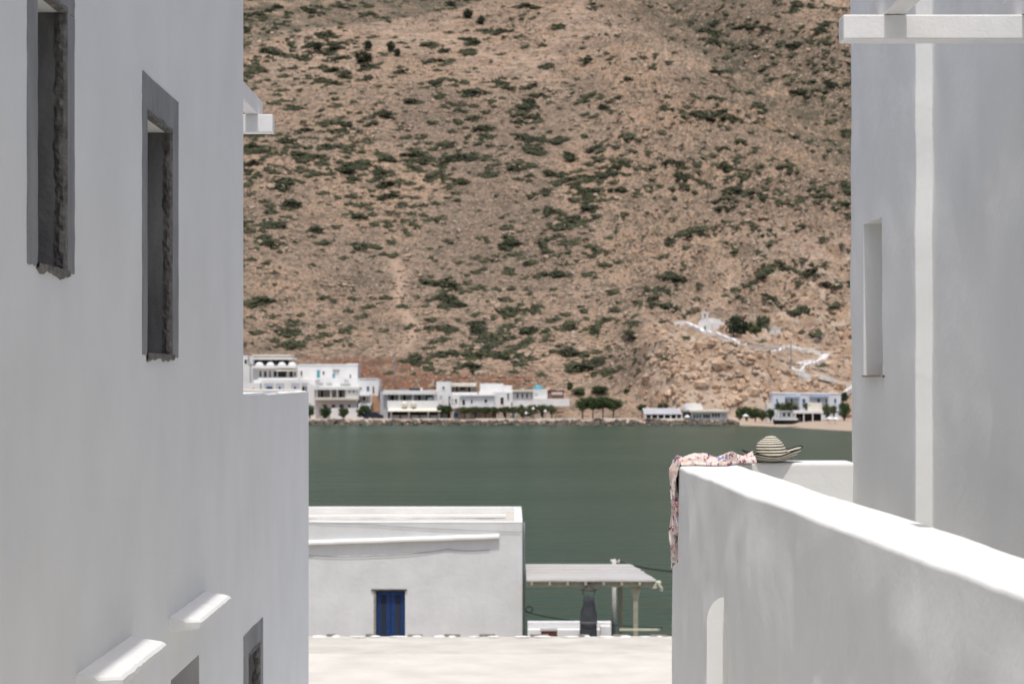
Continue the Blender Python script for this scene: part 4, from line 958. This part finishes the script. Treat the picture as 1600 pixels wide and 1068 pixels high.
def wall_line(name, label, pts, h, w, m, seed, cat='wall', wh=.35):
    """low wall following the ground through the given picture points"""
    P = [on_hill(*p) for p in pts]; r = random.Random(seed); q = []
    for (a, b_) in zip(P[:-1], P[1:]):
        n_ = max(2, int(math.dist(a[:2], b_[:2]) / .7))
        for i in range(n_): t = i / n_; q.append((a[0] + (b_[0] - a[0]) * t, a[1] + (b_[1] - a[1]) * t))
    q.append(P[-1][:2]); v = []; f = []
    for i, (x, y) in enumerate(q):
        x2, y2 = q[min(i + 1, len(q) - 1)]; x1_, y1_ = q[max(i - 1, 0)]; L = math.hypot(x2 - x1_, y2 - y1_) + 1e-6; nx2, ny2 = -(y2 - y1_) / L * w / 2, (x2 - x1_) / L * w / 2
        z = float(terr(np.array([x]), np.array([y]))[0]); hh = h * (1 + wh * (r.random() - .5))
        v += [(x - nx2, y - ny2, z - .8), (x - nx2, y - ny2, z + hh), (x + nx2, y + ny2, z + hh), (x + nx2, y + ny2, z - .8)]
    for i in range(len(q) - 1):
        for j in range(3): f.append((i * 4 + j, i * 4 + j + 1, (i + 1) * 4 + j + 1, (i + 1) * 4 + j))
    f += [(0, 1, 2, 3), tuple(len(q) * 4 - 4 + j for j in range(4))[::-1]]
    return tag(link(name, mesh(name, v, f, m)), label, cat)
PATHM = mat('path_lime', (.62, .57, .52), .95, .25, 1)
wall_line('chapel_wall', 'white forecourt wall stepping down from the hill chapel to the left', [(1054, 507), (1072, 508), (1092, 517), (1100, 523)], .8, .8, W, 1)
wall_line('chapel_wall', 'white retaining wall right of the hill chapel above the zigzag path', [(1103, 522), (1120, 525), (1136, 531), (1150, 537)], .7, .7, W, 2)
tag(wall_line('zigzag_path', 'pale lime-washed path zigzagging down the headland', path_px, .16, 2.3, PATHM, 3, wh=.1), None, None, None, 'structure')
wall_line('path_wall', 'low white wall edging the upper zigzag path', [(1195, 549), (1212, 551), (1232, 542), (1262, 550), (1286, 556)], .32, .5, W, 4, wh=1.2)
wall_line('path_wall', 'low white wall edging the steep middle leg of the zigzag path', [(1288, 558), (1272, 568), (1255, 580), (1247, 586)], .42, .5, W, 5, wh=1.2)
wall_line('path_wall', 'low white wall edging the lower zigzag path', [(1247, 588), (1266, 596), (1276, 600)], .5, .5, W, 6, wh=1.2)
sx_, sy_, sz_ = on_hill(1211, 520)
a = thing('hut', 'tiny white hut on the slope right of the chapel trees', 'hut', (sx_, sy_, sz_ - .5)); w_ = 9 / F * sy_
MB().box(-w_, 0, 0, w_, 3, 2.2).build('wall', W, a); MB().box(-w_ - .1, -.1, 2.2, w_ + .1, 3.1, 2.4).build('roof', W, a); MB().box(-.3, -.03, .4, .3, .02, 1.8).build('door', FARG, a)

# ------------------------------------------------------------------ vegetation
def leaf_mat(name, c1, c2):
    m = bpy.data.materials.new(name); m.use_nodes = True; n = m.node_tree.nodes; l = m.node_tree.links; b = n['Principled BSDF']; b.inputs['Roughness'].default_value = .75; b.inputs['Specular IOR Level'].default_value = .2
    g = n.new('ShaderNodeNewGeometry'); oi = n.new('ShaderNodeObjectInfo'); t = n.new('ShaderNodeTexNoise'); t.inputs['Scale'].default_value = .9; l.new(g.outputs['Position'], t.inputs['Vector'])
    ad = n.new('ShaderNodeMath'); ad.operation = 'MULTIPLY_ADD'; l.new(oi.outputs['Random'], ad.inputs[0]); ad.inputs[1].default_value = .5; l.new(t.outputs['Fac'], ad.inputs[2])
    rp = n.new('ShaderNodeValToRGB'); l.new(ad.outputs[0], rp.inputs[0]); rp.color_ramp.elements[0].position = .35; rp.color_ramp.elements[1].position = 1.05 if False else 1.0
    rp.color_ramp.elements[0].color = (*c1, 1); rp.color_ramp.elements[1].color = (*c2, 1); l.new(rp.outputs[0], b.inputs['Base Color']); return m
LEAF_H = leaf_mat('maquis_leaf', (.030, .037, .021), (.076, .079, .041))
LEAF_T = leaf_mat('tree_leaf', (.030, .055, .018), (.065, .095, .035))
LEAF_O = leaf_mat('tamarisk_leaf', (.055, .075, .030), (.10, .115, .05))
LEAF_D = leaf_mat('dark_pine_leaf', (.024, .036, .020), (.05, .06, .03))
def leaf_cloud(seed, nclump, per, leaf, flat=1.0, hollow=.55, dome=True):
    """unit crown: leaf quads round many clump centres, with core; returns verts, faces in [-1,1]"""
    r = np.random.default_rng(seed); cs = []
    while len(cs) < nclump:
        p = r.uniform(-1, 1, 3)
        if dome: p[2] = abs(p[2])
        q = np.linalg.norm(p)
        if hollow < q < .95: cs.append(p * .8)
    cs = np.array(cs); N = nclump * per
    c = np.repeat(cs, per, 0); dirs = r.normal(size=(N, 3)); dirs /= np.linalg.norm(dirs, axis=1)[:, None]
    rad = r.uniform(.15, .34, nclump).repeat(per); p = c + dirs * (rad * r.uniform(.5, 1, N) ** .6)[:, None]
    nrm = dirs + r.normal(scale=.5, size=(N, 3)) + np.array([0, 0, .4]); nrm /= np.linalg.norm(nrm, axis=1)[:, None]
    t = np.cross(nrm, r.normal(size=(N, 3))); t /= np.linalg.norm(t, axis=1)[:, None]; u = np.cross(nrm, t)
    s = leaf * r.uniform(.6, 1.4, N)[:, None]
    v = np.stack([p - t * s, p + u * s * .8, p + t * s, p - u * s * .8], 1)
    if dome: v[..., 2] = np.maximum(v[..., 2], -.08)
    return v.reshape(-1, 3), np.arange(N * 4).reshape(N, 4)
SHRUB = []
for k_ in range(8):
    v, f = leaf_cloud(100 + k_, 26, 26, .10, hollow=.15)
    rr = np.random.default_rng(200 + k_)
    # irregular spread of several humps
    ang = np.arctan2(v[:, 1], v[:, 0]); lobe = 1 + .20 * np.sin(ang * 2 + k_) + .10 * np.sin(ang * 3 + 2 * k_)
    v = v * np.stack([lobe, lobe, .75 + .3 * np.sin(ang + k_)], 1)
    SHRUB.append(mesh('shrub', v, f, LEAF_H))
# shrub positions: chosen over the hillside with clustering
N = 11500
spx = rng.uniform(300, 1420, N); spy = rng.uniform(-60, 640, N)
hx, hy, hz = hit(spx, spy, 392, 760, 1.0)
ok = ~np.isnan(hy); spx, spy, hx, hy, hz = spx[ok], spy[ok], hx[ok], hy[ok], hz[ok]
clus = fbm(hx / 16, hy / 24, 3, 131) + .35 * (fbm((hx + .5 * hy) / 40, hy / 60, 2, 132) - .5)
dens = .40 + .60 * sst(.40, .60, clus)
dens = dens * (1 - .75 * np.exp(-(((spx - 560) / 90) ** 2 + ((spy - 445) / 75) ** 2))) * (1 - .8 * np.exp(-((spx - 628) / 14) ** 2) * (spy > 370))
dens = np.where((spx > 1000) & (spy > 505), dens * .12, dens)
dens = np.where((spy < 130) & (spx < 1000) & (spx > 560), dens * .35, dens)
gul = np.exp(-((spx - (1150 + 1.15 * (spy - 20))) / 100) ** 2) * (spy < 330)
dens = np.clip(dens + 1.0 * gul * sst(.25, .45, clus), 0, 1)
tl = (hy > 612 + .55 * (hx + 90) + 8) & (hx < 20); dens = np.where(tl, np.clip(dens + .5, 0, 1), dens)
dens = np.where((spy > 560) & (spx < 890), dens * .5, dens); dens = np.where((spy > 592) & (spx < 960), 0, dens); dens = np.where((spx < 600) & (spy > 548), 0, dens)
dens = np.where((spy > 600), 0, dens)
dens = np.where((spx > 830) & (spx < 1010) & (spy > 440), dens * .55, dens)
dens = np.where((spx > 1040) & (spy > 330), dens * .45, dens)
keepm = rng.random(len(dens)) < dens * .62
spx, spy, hx, hy, hz, cl2, gul_ = [q[keepm] for q in (spx, spy, hx, hy, hz, clus, gul)]
size = np.clip(rng.lognormal(np.log(1.08), .52, len(hx)) * (1 + .9 * (cl2 - .5)), .4, 3.0)
order = np.argsort(-(size * ((spx > 380) & (spx < 1330) & (spy > 0))))
big, small = order[:285], order[285:]
ux = 0
for n_, i in enumerate(big):
    o = link('shrub', SHRUB[n_ % 8]); s = float(size[i]); a = R.uniform(-.5, .5)
    x, y = float(hx[i]), float(hy[i]); z = float(terr(x, y))
    o.location = (x, y, z - .12 * s); o.scale = (s * R.uniform(1.05, 1.8), s * R.uniform(.85, 1.2), s * R.uniform(.5, .75))
    sl_ = .42; o.rotation_euler = (sl_, R.uniform(-.1, .1), R.uniform(0, 6.28) if False else R.choice((0, math.pi)) + a)
    if abs(o.rotation_euler.z) > 1.6: o.rotation_euler.x = -sl_
    look = 'broad sprawling' if o.scale.x > 2.6 else ('long low' if o.scale.x > 1.75 * o.scale.y else 'compact rounded')
    ppx_, ppy_ = spx[i], spy[i]
    place = 'in the gully at the side of the hill' if gul_[i] > .45 else ('on the upper slope near the crest' if ppy_ < 170 else ('low on the slope just above the white village' if ppy_ > 430 and ppx_ < 860 else ('on the slope above the chapel headland' if ppx_ > 940 and ppy_ > 330 else 'on the open middle slope')))
    tag(o, look + ' dark green maquis shrub ' + place, 'shrub', 'shrubs on the hillside')
vv = []; ff = []; base = 0
lo = [leaf_cloud(300 + k_, 8, 8, .22, hollow=.2) for k_ in range(5)]
for i in small:
    v, f = lo[i % 5]; s = min(float(size[i]), 1.6); x, y = float(hx[i]), float(hy[i]); z = float(terr(x, y))
    w = v * np.array([s * (1.1 + .8 * ((i * 7) % 10) / 10), s, s * .55]); vv.append(np.stack([w[:, 0] + x, w[:, 1] + y, w[:, 2] + z + .42 * w[:, 1] - .05], 1)); ff.append(f + base); base += len(v)
# small thorn cushions over the whole slope
M = 3800
cpx = rng.uniform(200, 1500, M); cpy = rng.uniform(-80, 600, M); qx, qy, qz = hit(cpx, cpy, 392, 760, 1.5)
ok = ~np.isnan(qy) & ~((cpx > 1000) & (cpy > 520)) & ~((cpy > 555) & (cpx < 900)); qx, qy = qx[ok], qy[ok]; qz = terr(qx, qy)
tiny = [leaf_cloud(400 + k_, 4, 6, .3, hollow=.1) for k_ in range(4)]
for i in range(len(qx)):
    v, f = tiny[i % 4]; s = rng.uniform(.16, .5); w = v * np.array([s * 1.3, s, s * .7]); vv.append(np.stack([w[:, 0] + qx[i], w[:, 1] + qy[i], w[:, 2] + qz[i] + .42 * w[:, 1]], 1)); ff.append(f + base); base += len(v)
tag(link('scrub', mesh('scrub', np.concatenate(vv), np.concatenate(ff), LEAF_H)), 'small scattered thorny scrub over the hillside', 'scrub', None, 'stuff')

# stones and boulders
ICO = []
import bmesh
for k_ in range(6):
    bm = bmesh.new(); bmesh.ops.create_icosphere(bm, subdivisions=1, radius=1); r = random.Random(500 + k_)
    for v in bm.verts: v.co *= r.uniform(.65, 1.2); v.co.z *= .7
    bmesh.ops.convex_hull(bm, input=bm.verts)
    bm.verts.index_update(); ICO.append((np.array([v.co for v in bm.verts]), np.array([[q.index for q in f.verts] for f in bm.faces if len(f.verts) == 3]))); bm.free()
STONE = mat('pale_stone', (.46, .36, .275), .95, .3, .35, coords='Object', col2=(.30, .215, .155))
CRAG = mat('crag_stone', (.62, .48, .36), .95, .3, .45, .6, 2.2, col2=(.36, .22, .135))
def scatter(name, xs_, ys_, ss, m, label, sink=.25, parent=None, zoff=None, tall=1.0):
    V = []; Fc = []; base = 0
    zs_ = terr(xs_, ys_) if zoff is None else zoff
    for i in range(len(xs_)):
        v, f = ICO[i % 6]; a = rng.uniform(0, 6.28); c, s = math.cos(a), math.sin(a); k_ = ss[i]
        sc = np.array([rng.uniform(.7, 1.4), rng.uniform(.7, 1.2), rng.uniform(.6, 1.1) * tall]) * k_; w = v * sc
        V.append(np.stack([w[:, 0] * c - w[:, 1] * s + xs_[i], w[:, 0] * s + w[:, 1] * c + ys_[i], w[:, 2] + zs_[i] + k_ * (.5 - sink) * .6], 1)); Fc.append(f + base); base += len(v)
    return tag(link(name, mesh(name, np.concatenate(V), np.concatenate(Fc), m), parent), label, 'rocks' if parent is None else None, None, 'stuff')
M = 26000
cpx = rng.uniform(300, 1420, M); cpy = rng.uniform(-60, 610, M); qx, qy, qz = hit(cpx, cpy, 392, 760, 1.5)
ok = ~np.isnan(qy); qx, qy, cpx, cpy = qx[ok], qy[ok], cpx[ok], cpy[ok]
dn = sst(.40, .62, fbm(qx / 12, qy / 20, 3, 151)) + .5 * sst(700, 1100, cpx) * sst(300, 500, cpy); kp = rng.random(len(qx)) < dn
qx, qy = qx[kp], qy[kp]
scatter('hill_stones', qx, qy, np.clip(rng.lognormal(np.log(.31), .5, len(qx)), .12, 1.3), STONE, 'countless pale stones scattered over the hillside')
M = 1500
cpx = rng.uniform(1005, 1420, M); cpy = rng.uniform(515, 652, M); qx, qy, qz = hit(cpx, cpy, 384, 600, .5)
ok = ~np.isnan(qy); qx, qy, cpx, cpy = qx[ok], qy[ok], cpx[ok], cpy[ok]
ok = (cpy > 520 + .0 * cpx) & ~((cpx > 1150) & (cpy < 600) & (rng.random(len(cpx)) < .72)) & ~((cpx < 1030) & (cpy < 560) & (rng.random(len(cpx)) < .6))
# keep the path free
pth = [(1054, 507), (1100, 522), (1150, 537), (1195, 545), (1262, 546), (1290, 551), (1243, 580), (1300, 594), (1332, 603)]
for (a, b_) in zip(pth[:-1], pth[1:]):
    a = np.array(a); b_ = np.array(b_); P = np.stack([cpx, cpy], 1); t = np.clip(((P - a) @ (b_ - a)) / ((b_ - a) @ (b_ - a)), 0, 1); ok &= np.linalg.norm(P - a - t[:, None] * (b_ - a), axis=1) > 5.5
qx, qy = qx[ok], qy[ok]
sz__ = np.clip(rng.lognormal(np.log(.34), .6, len(qx)), .15, 1.7)
od = np.argsort(-sz__); nb_ = 110
BOUL = [mesh('boulder', v, f, CRAG) for v, f in ICO]
for k_, i in enumerate(od[:nb_]):
    o = link('boulder', BOUL[k_ % 6], hillside); s = float(sz__[i]); o.location = (float(qx[i]), float(qy[i]), float(terr(qx[i], qy[i])) + .1 * s)
    o.scale = (s * R.uniform(.7, 1.3), s * R.uniform(.7, 1.2), s * R.uniform(.8, 1.6)); o.rotation_euler = (R.uniform(-.3, .3), R.uniform(-.3, .3), R.uniform(0, 6.28))
scatter('crag_rocks', qx[od[nb_:]], qy[od[nb_:]], sz__[od[nb_:]], CRAG, 'pale pinkish broken rocks of the headland crag', tall=1.3)
# rock armour along the quay
ax_ = np.concatenate([rng.uniform(-60, 43, 900), rng.uniform(-60, 43, 500)]); ay_ = shore_y(ax_) + np.concatenate([rng.uniform(-.8, 1.6, 900), rng.uniform(.6, 2.4, 500)])
scatter('quay_rocks', ax_, ay_, np.clip(rng.lognormal(np.log(.42), .35, 1400), .2, 1.0), mat('wet_rock', (.20, .165, .13), .9, .5, .8, col2=(.07, .06, .05)), 'dark rough rocks along the waterline of the quay', zoff=np.clip((ay_ - shore_y(ax_)) * .35, -.1, .75))
qk = thing('quay_kerb', 'pale stone kerb along the edge of the far quay', 'kerb', (0, 380.5, .9))
for i in range(26):
    x = -58 + i * 3.9; y = float(shore_y(x + 1.9)) + 3.0
    MB().box(x + .05 + R.uniform(0, .2), y - 380.5, -.4, x + 3.8, y - 379.6, R.uniform(.22, .4)).build('kerb_block', FARC if i % 3 else FARP, qk)
# trees
CROWN = {}
for nm, m_, nc, per, lf in (('round', LEAF_T, 60, 26, .075), ('olive', LEAF_O, 55, 24, .08), ('pine', LEAF_D, 55, 26, .08)):
    for k_ in range(3):
        v, f = leaf_cloud(600 + 10 * len(CROWN), nc, per, lf, hollow=.35, dome=False); CROWN[nm, k_] = mesh('crown', v, f, m_)
tcount = [0]
def tree(px, py, w, h, base, d, kind, label, group=None, name='tree', trunk=.16, z0=None):
    k_ = tcount[0] % 3; tcount[0] += 1
    if d is None: x, y, z = on_hill(px, base); d = y
    else: x, y, z = PX(px, d), d, (1.0 if z0 is None else z0)
    t = thing(name, label, 'tree', (x, y, z), group)
    cz_ = PZ(py, d) - z; W_ = w / 2 / F * d; H_ = h / 2 / F * d
    o = link('crown', CROWN[kind, k_], t); o.location = (0, 0, cz_); o.scale = (W_ * 1.32, (W_ * .9 if W_ < 2.5 else 2.2) * 1.25, H_ * 1.28); o.rotation_euler = (0, 0, R.uniform(-.4, .4))
    b = MB().tube([(0, 0, -.3), (.05, 0, cz_ * .4), (0, .02, max(.3, cz_ - H_ * .4))], trunk, 7, trunk * .6)
    for a in (0.3, 2.3, 4.4): b.tube([(0, 0, max(.2, cz_ - H_ * .8)), (W_ * .5 * math.cos(a), W_ * .4 * math.sin(a), cz_ + H_ * .1)], trunk * .5, 5, trunk * .25)
    b.build('trunk', TRUNK, t); return t
for px_, py_, w_, h_ in ((484, 641, 14, 18), (508, 642, 18, 18), (536.5, 643.5, 16, 15), (569, 641.5, 23, 19)):
    tree(px_, py_, w_, h_, 655, 385, 'round', 'clipped round green tree on the quay before the guesthouse', 'clipped quay trees')
tree(689, 638, 15, 13, 655, 384.5, 'round', 'leafy green tree beside the right end of the taverna awning'); tree(699, 640, 16, 14, 655, 385, 'round', 'leafy green tree left of the vine canopy')
for px_ in (726, 742, 758, 774, 790, 802): tree(px_, 640.0, 21, 11, 655, 385, 'olive', 'flat trained plane tree shading the shops on the quay', 'trained trees along the shops')
for px_, py_, w_, h_ in ((817, 641, 17, 20), (833, 640, 19, 17), (848, 638, 17, 14), (862, 639, 15, 15)): tree(px_, py_, w_, h_, 655, 385.5, 'olive', 'loose grey green tamarisk by the quay hut', 'tamarisks at the hut')
for px_, py_, w_, h_ in ((910, 630, 24, 20), (926, 629, 26, 20), (942, 629, 28, 20), (958, 631, 26, 18)): tree(px_, py_, w_, h_, 654, 387, 'round', 'dark dense tree of the flat-topped grove on the quay', 'grove of flat-topped trees')
for px_, py_, w_, h_, bs in ((937, 608, 26, 11, 616), (904, 611, 20, 12, 617), (890, 602, 9, 13, 609), (979, 611, 10, 8, 616)): tree(px_, py_, w_, h_, bs, None, 'round', 'round green bush tree on the slope above the quay grove', 'bush trees above the grove')
for px_, py_, w_, h_ in ((1003, 636, 14, 10), (1031, 634, 9, 9), (1040, 634, 9, 9), (1108, 636, 14, 8)): tree(px_, py_, w_, h_, 645, 390, 'round', 'small green tree behind the seaside restaurants', 'trees behind the restaurants', z0=1.2)
for px_, py_, w_, h_ in ((1156, 645, 16, 17), (1167, 644, 18, 18), (1180, 645, 18, 17), (1191, 647, 14, 15)): tree(px_, py_, w_, h_, 656, 382, 'round', 'dense green tree in the row between restaurant and hotel', 'row of trees by the beach')
tree(1230, 636, 36, 17, 655, 380, 'olive', 'broad olive green tree in front of the blue shuttered hotel'); tree(1293, 641, 14, 24, 658, 378, 'olive', 'olive green tree right of the cream tarpaulin'); tree(1303, 640, 12, 14, 655, 380, 'olive', 'small olive tree before the hotel end wall'); tree(1319, 640, 18, 24, 660, 378, 'round', 'full green tree at the hotel corner'); tree(1318, 620, 14, 16, 632, 392, 'pine', 'dark tree rising behind the hotel corner', z0=1.5)
tree(1262, 634, 16, 10, 655, 379, 'olive', 'small olive tree behind the cream tarpaulin'); tree(1204, 646, 12, 16, 656, 381, 'round', 'narrow green tree at the left wall of the blue shuttered hotel')
tree(1146, 508, 25, 32, 527, None, 'pine', 'tall dark pine right beside the hill chapel'); tree(1159, 511, 18, 27, 527, None, 'pine', 'second dark pine beside the hill chapel'); tree(1171, 513, 24, 22, 527, None, 'olive', 'rounded olive tree behind the chapel path'); tree(1181, 514, 14, 14, 526, None, 'olive', 'small olive tree next to the cypress on the headland')
tree(1187, 511, 6, 27, 527, None, 'pine', 'slim dark cypress on the headland', name='cypress'); tree(1195, 515, 12, 10, 524, None, 'olive', 'low olive bush right of the cypress')
for px_, py_, w_, h_, bs in ((574, 71, 15, 15, 82), (567, 89, 26, 18, 99), (611, 72, 13, 14, 82), (620, 82, 11, 13, 90), (731, 21, 16, 13, 30), (752, 31, 11, 13, 39), (494, 73, 17, 14, 83)):
    tree(px_, py_, w_, h_, bs, None, 'pine', 'lone dark round juniper high on the pale upper slope', 'junipers on the upper slope', name='juniper')
# parasols, boat, car, poles
def parasol(px, py, w, d, label, group, z0=1.0):
    x = PX(px, d); t = thing('parasol', label, 'parasol', (x, d, z0), group); zt = PZ(py, d) - z0; rr_ = w / 2 / F * d
    MB().lathe([(rr_, -.35), (rr_ * .6, -.12), (0, .1), (0, .06), (rr_ * .6, -.16), (rr_ * .98, -.37)], 0, 0, zt, 8).build('canopy', W, t); MB().tube([(0, 0, 0), (0, 0, zt)], .04).build('pole', METAL, t)
for px_, py_ in ((1296, 651), (1305, 651.5)): parasol(px_, py_, 12, 366, 'white beach parasol beside the beach cafe', 'beach parasols', float(terr(PX(px_, 366), 366.0)))
for px_, py_ in ((1165, 647), (1074, 648.5)): parasol(px_, py_, 11, 380.5, 'white parasol near the seaside restaurant', 'restaurant parasols', .9)
for px_, py_ in ((822, 643), (833, 636), (852, 640)): parasol(px_, py_, 5, 383.8, 'small white parasol among the tamarisks', 'parasols among tamarisks')
# boat hauled up on the beach
bd = 362.0; bt = thing('motor_boat', 'white cabin motor boat with dark hull hauled up on the beach', 'boat', (PX(1230, bd), bd, .55))
L2 = 21 / F * bd * 1.0; secs = []
v = []; f = []
for i in range(11):
    t = -1 + 2 * i / 10; w_ = 1.1 * (1 - max(0, t) ** 2.6) ** .8 + .02; kz = .55 * max(0, t) ** 3; sh_ = .95 + .35 * max(0, t) ** 2
    v += [(t * L2, -w_, sh_), (t * L2, -w_ * .85, .45 + kz * .5), (t * L2, 0, kz), (t * L2, w_ * .85, .45 + kz * .5), (t * L2, w_, sh_)]
for i in range(10):
    for j in range(4): f.append((i * 5 + j, i * 5 + j + 1, (i + 1) * 5 + j + 1, (i + 1) * 5 + j))
    f.append((i * 5 + 4, i * 5, (i + 1) * 5, (i + 1) * 5 + 4))
f.append((0, 1, 2, 3, 4)[::-1])
link('hull', mesh('hull', v, f, mat('dark_hull', (.05, .045, .04), .6)), bt)
MB().box(-L2, -1.14, .8, L2 * .72, -1.06, 1.1).box(-L2, 1.06, .8, L2 * .72, 1.14, 1.1).build('gunwale', W, bt)
cb = MB().hexa([(-L2 * .55, -.9, 1.0), (L2 * .45, -.9, 1.0), (L2 * .45, .9, 1.0), (-L2 * .55, .9, 1.0), (-L2 * .5, -.8, 2.35), (L2 * .2, -.8, 2.35), (L2 * .2, .8, 2.35), (-L2 * .5, .8, 2.35)]).build('cabin', FARG, bt)
for s in (-.38, -.02): MB().box(L2 * s, -.93, 1.5, L2 * (s + .2), -.85, 2.05).build('window', GLASS, cb)
MB().box(-L2 * .58, -.95, 2.35, L2 * .28, .95, 2.45).build('cabin_roof', W, bt)
# parked dark car by the stair
def car(px, d, label, m):
    t = thing('parked_car', label, 'car', (PX(px, d), d, 1.0)); b = MB()
    pf = [(-1.9, .3), (-1.95, .75), (-1.2, .88), (-.75, 1.38), (.75, 1.4), (1.4, .9), (1.95, .8), (1.95, .3)]; n_ = len(pf)
    b.add([(x, -.8, z) for x, z in pf] + [(x, .8, z) for x, z in pf], [tuple(range(n_)), tuple(range(n_, 2 * n_))[::-1]] + [(i, i + n_, (i + 1) % n_ + n_, (i + 1) % n_) for i in range(n_)]); b.build('body', m, t)
    MB().add([(-1.0, -.81, .92), (1.15, -.81, .92), (.7, -.81, 1.33), (-.72, -.81, 1.33)], [(0, 1, 2, 3)]).build('side_window', GLASS, t)
    for x in (-1.2, 1.2):
        for y in (-.72, .72):
            w_ = MB().lathe([(0, -.1), (.32, -.1), (.32, .1), (0, .1)], 0, 0, 0, 12).build('wheel', WIRE, t); w_.rotation_euler = (math.pi / 2, 0, 0); w_.location = (x, y, .32)
car(583, 385, 'dark blue parked car at the foot of the stone stair', mat('car_blue', (.02, .025, .05), .3))
for px_, top, bs, nm in ((617, 560, 608, 'slender grey utility pole rising above the taverna roof'), (1236, 530, 580, 'slender grey utility pole beside the zigzag path'), (391.5, 549, 585, 'slender grey utility pole before the hillside hotel')):
    if px_ == 391.5: x, y, z = PX(px_, 399), 399.0, PZ(600, 399)
    else: x, y, z = on_hill(px_, bs)
    t = thing('utility_pole', nm, 'pole', (x, y, z - .3)); hh = (bs - top) / F * y
    MB().tube([(0, 0, 0), (0, 0, hh)], .13, 7, .09).build('shaft', METAL, t); MB().box(-.6, -.05, hh - .5, .6, .05, hh - .38).build('crossarm', METAL, t)
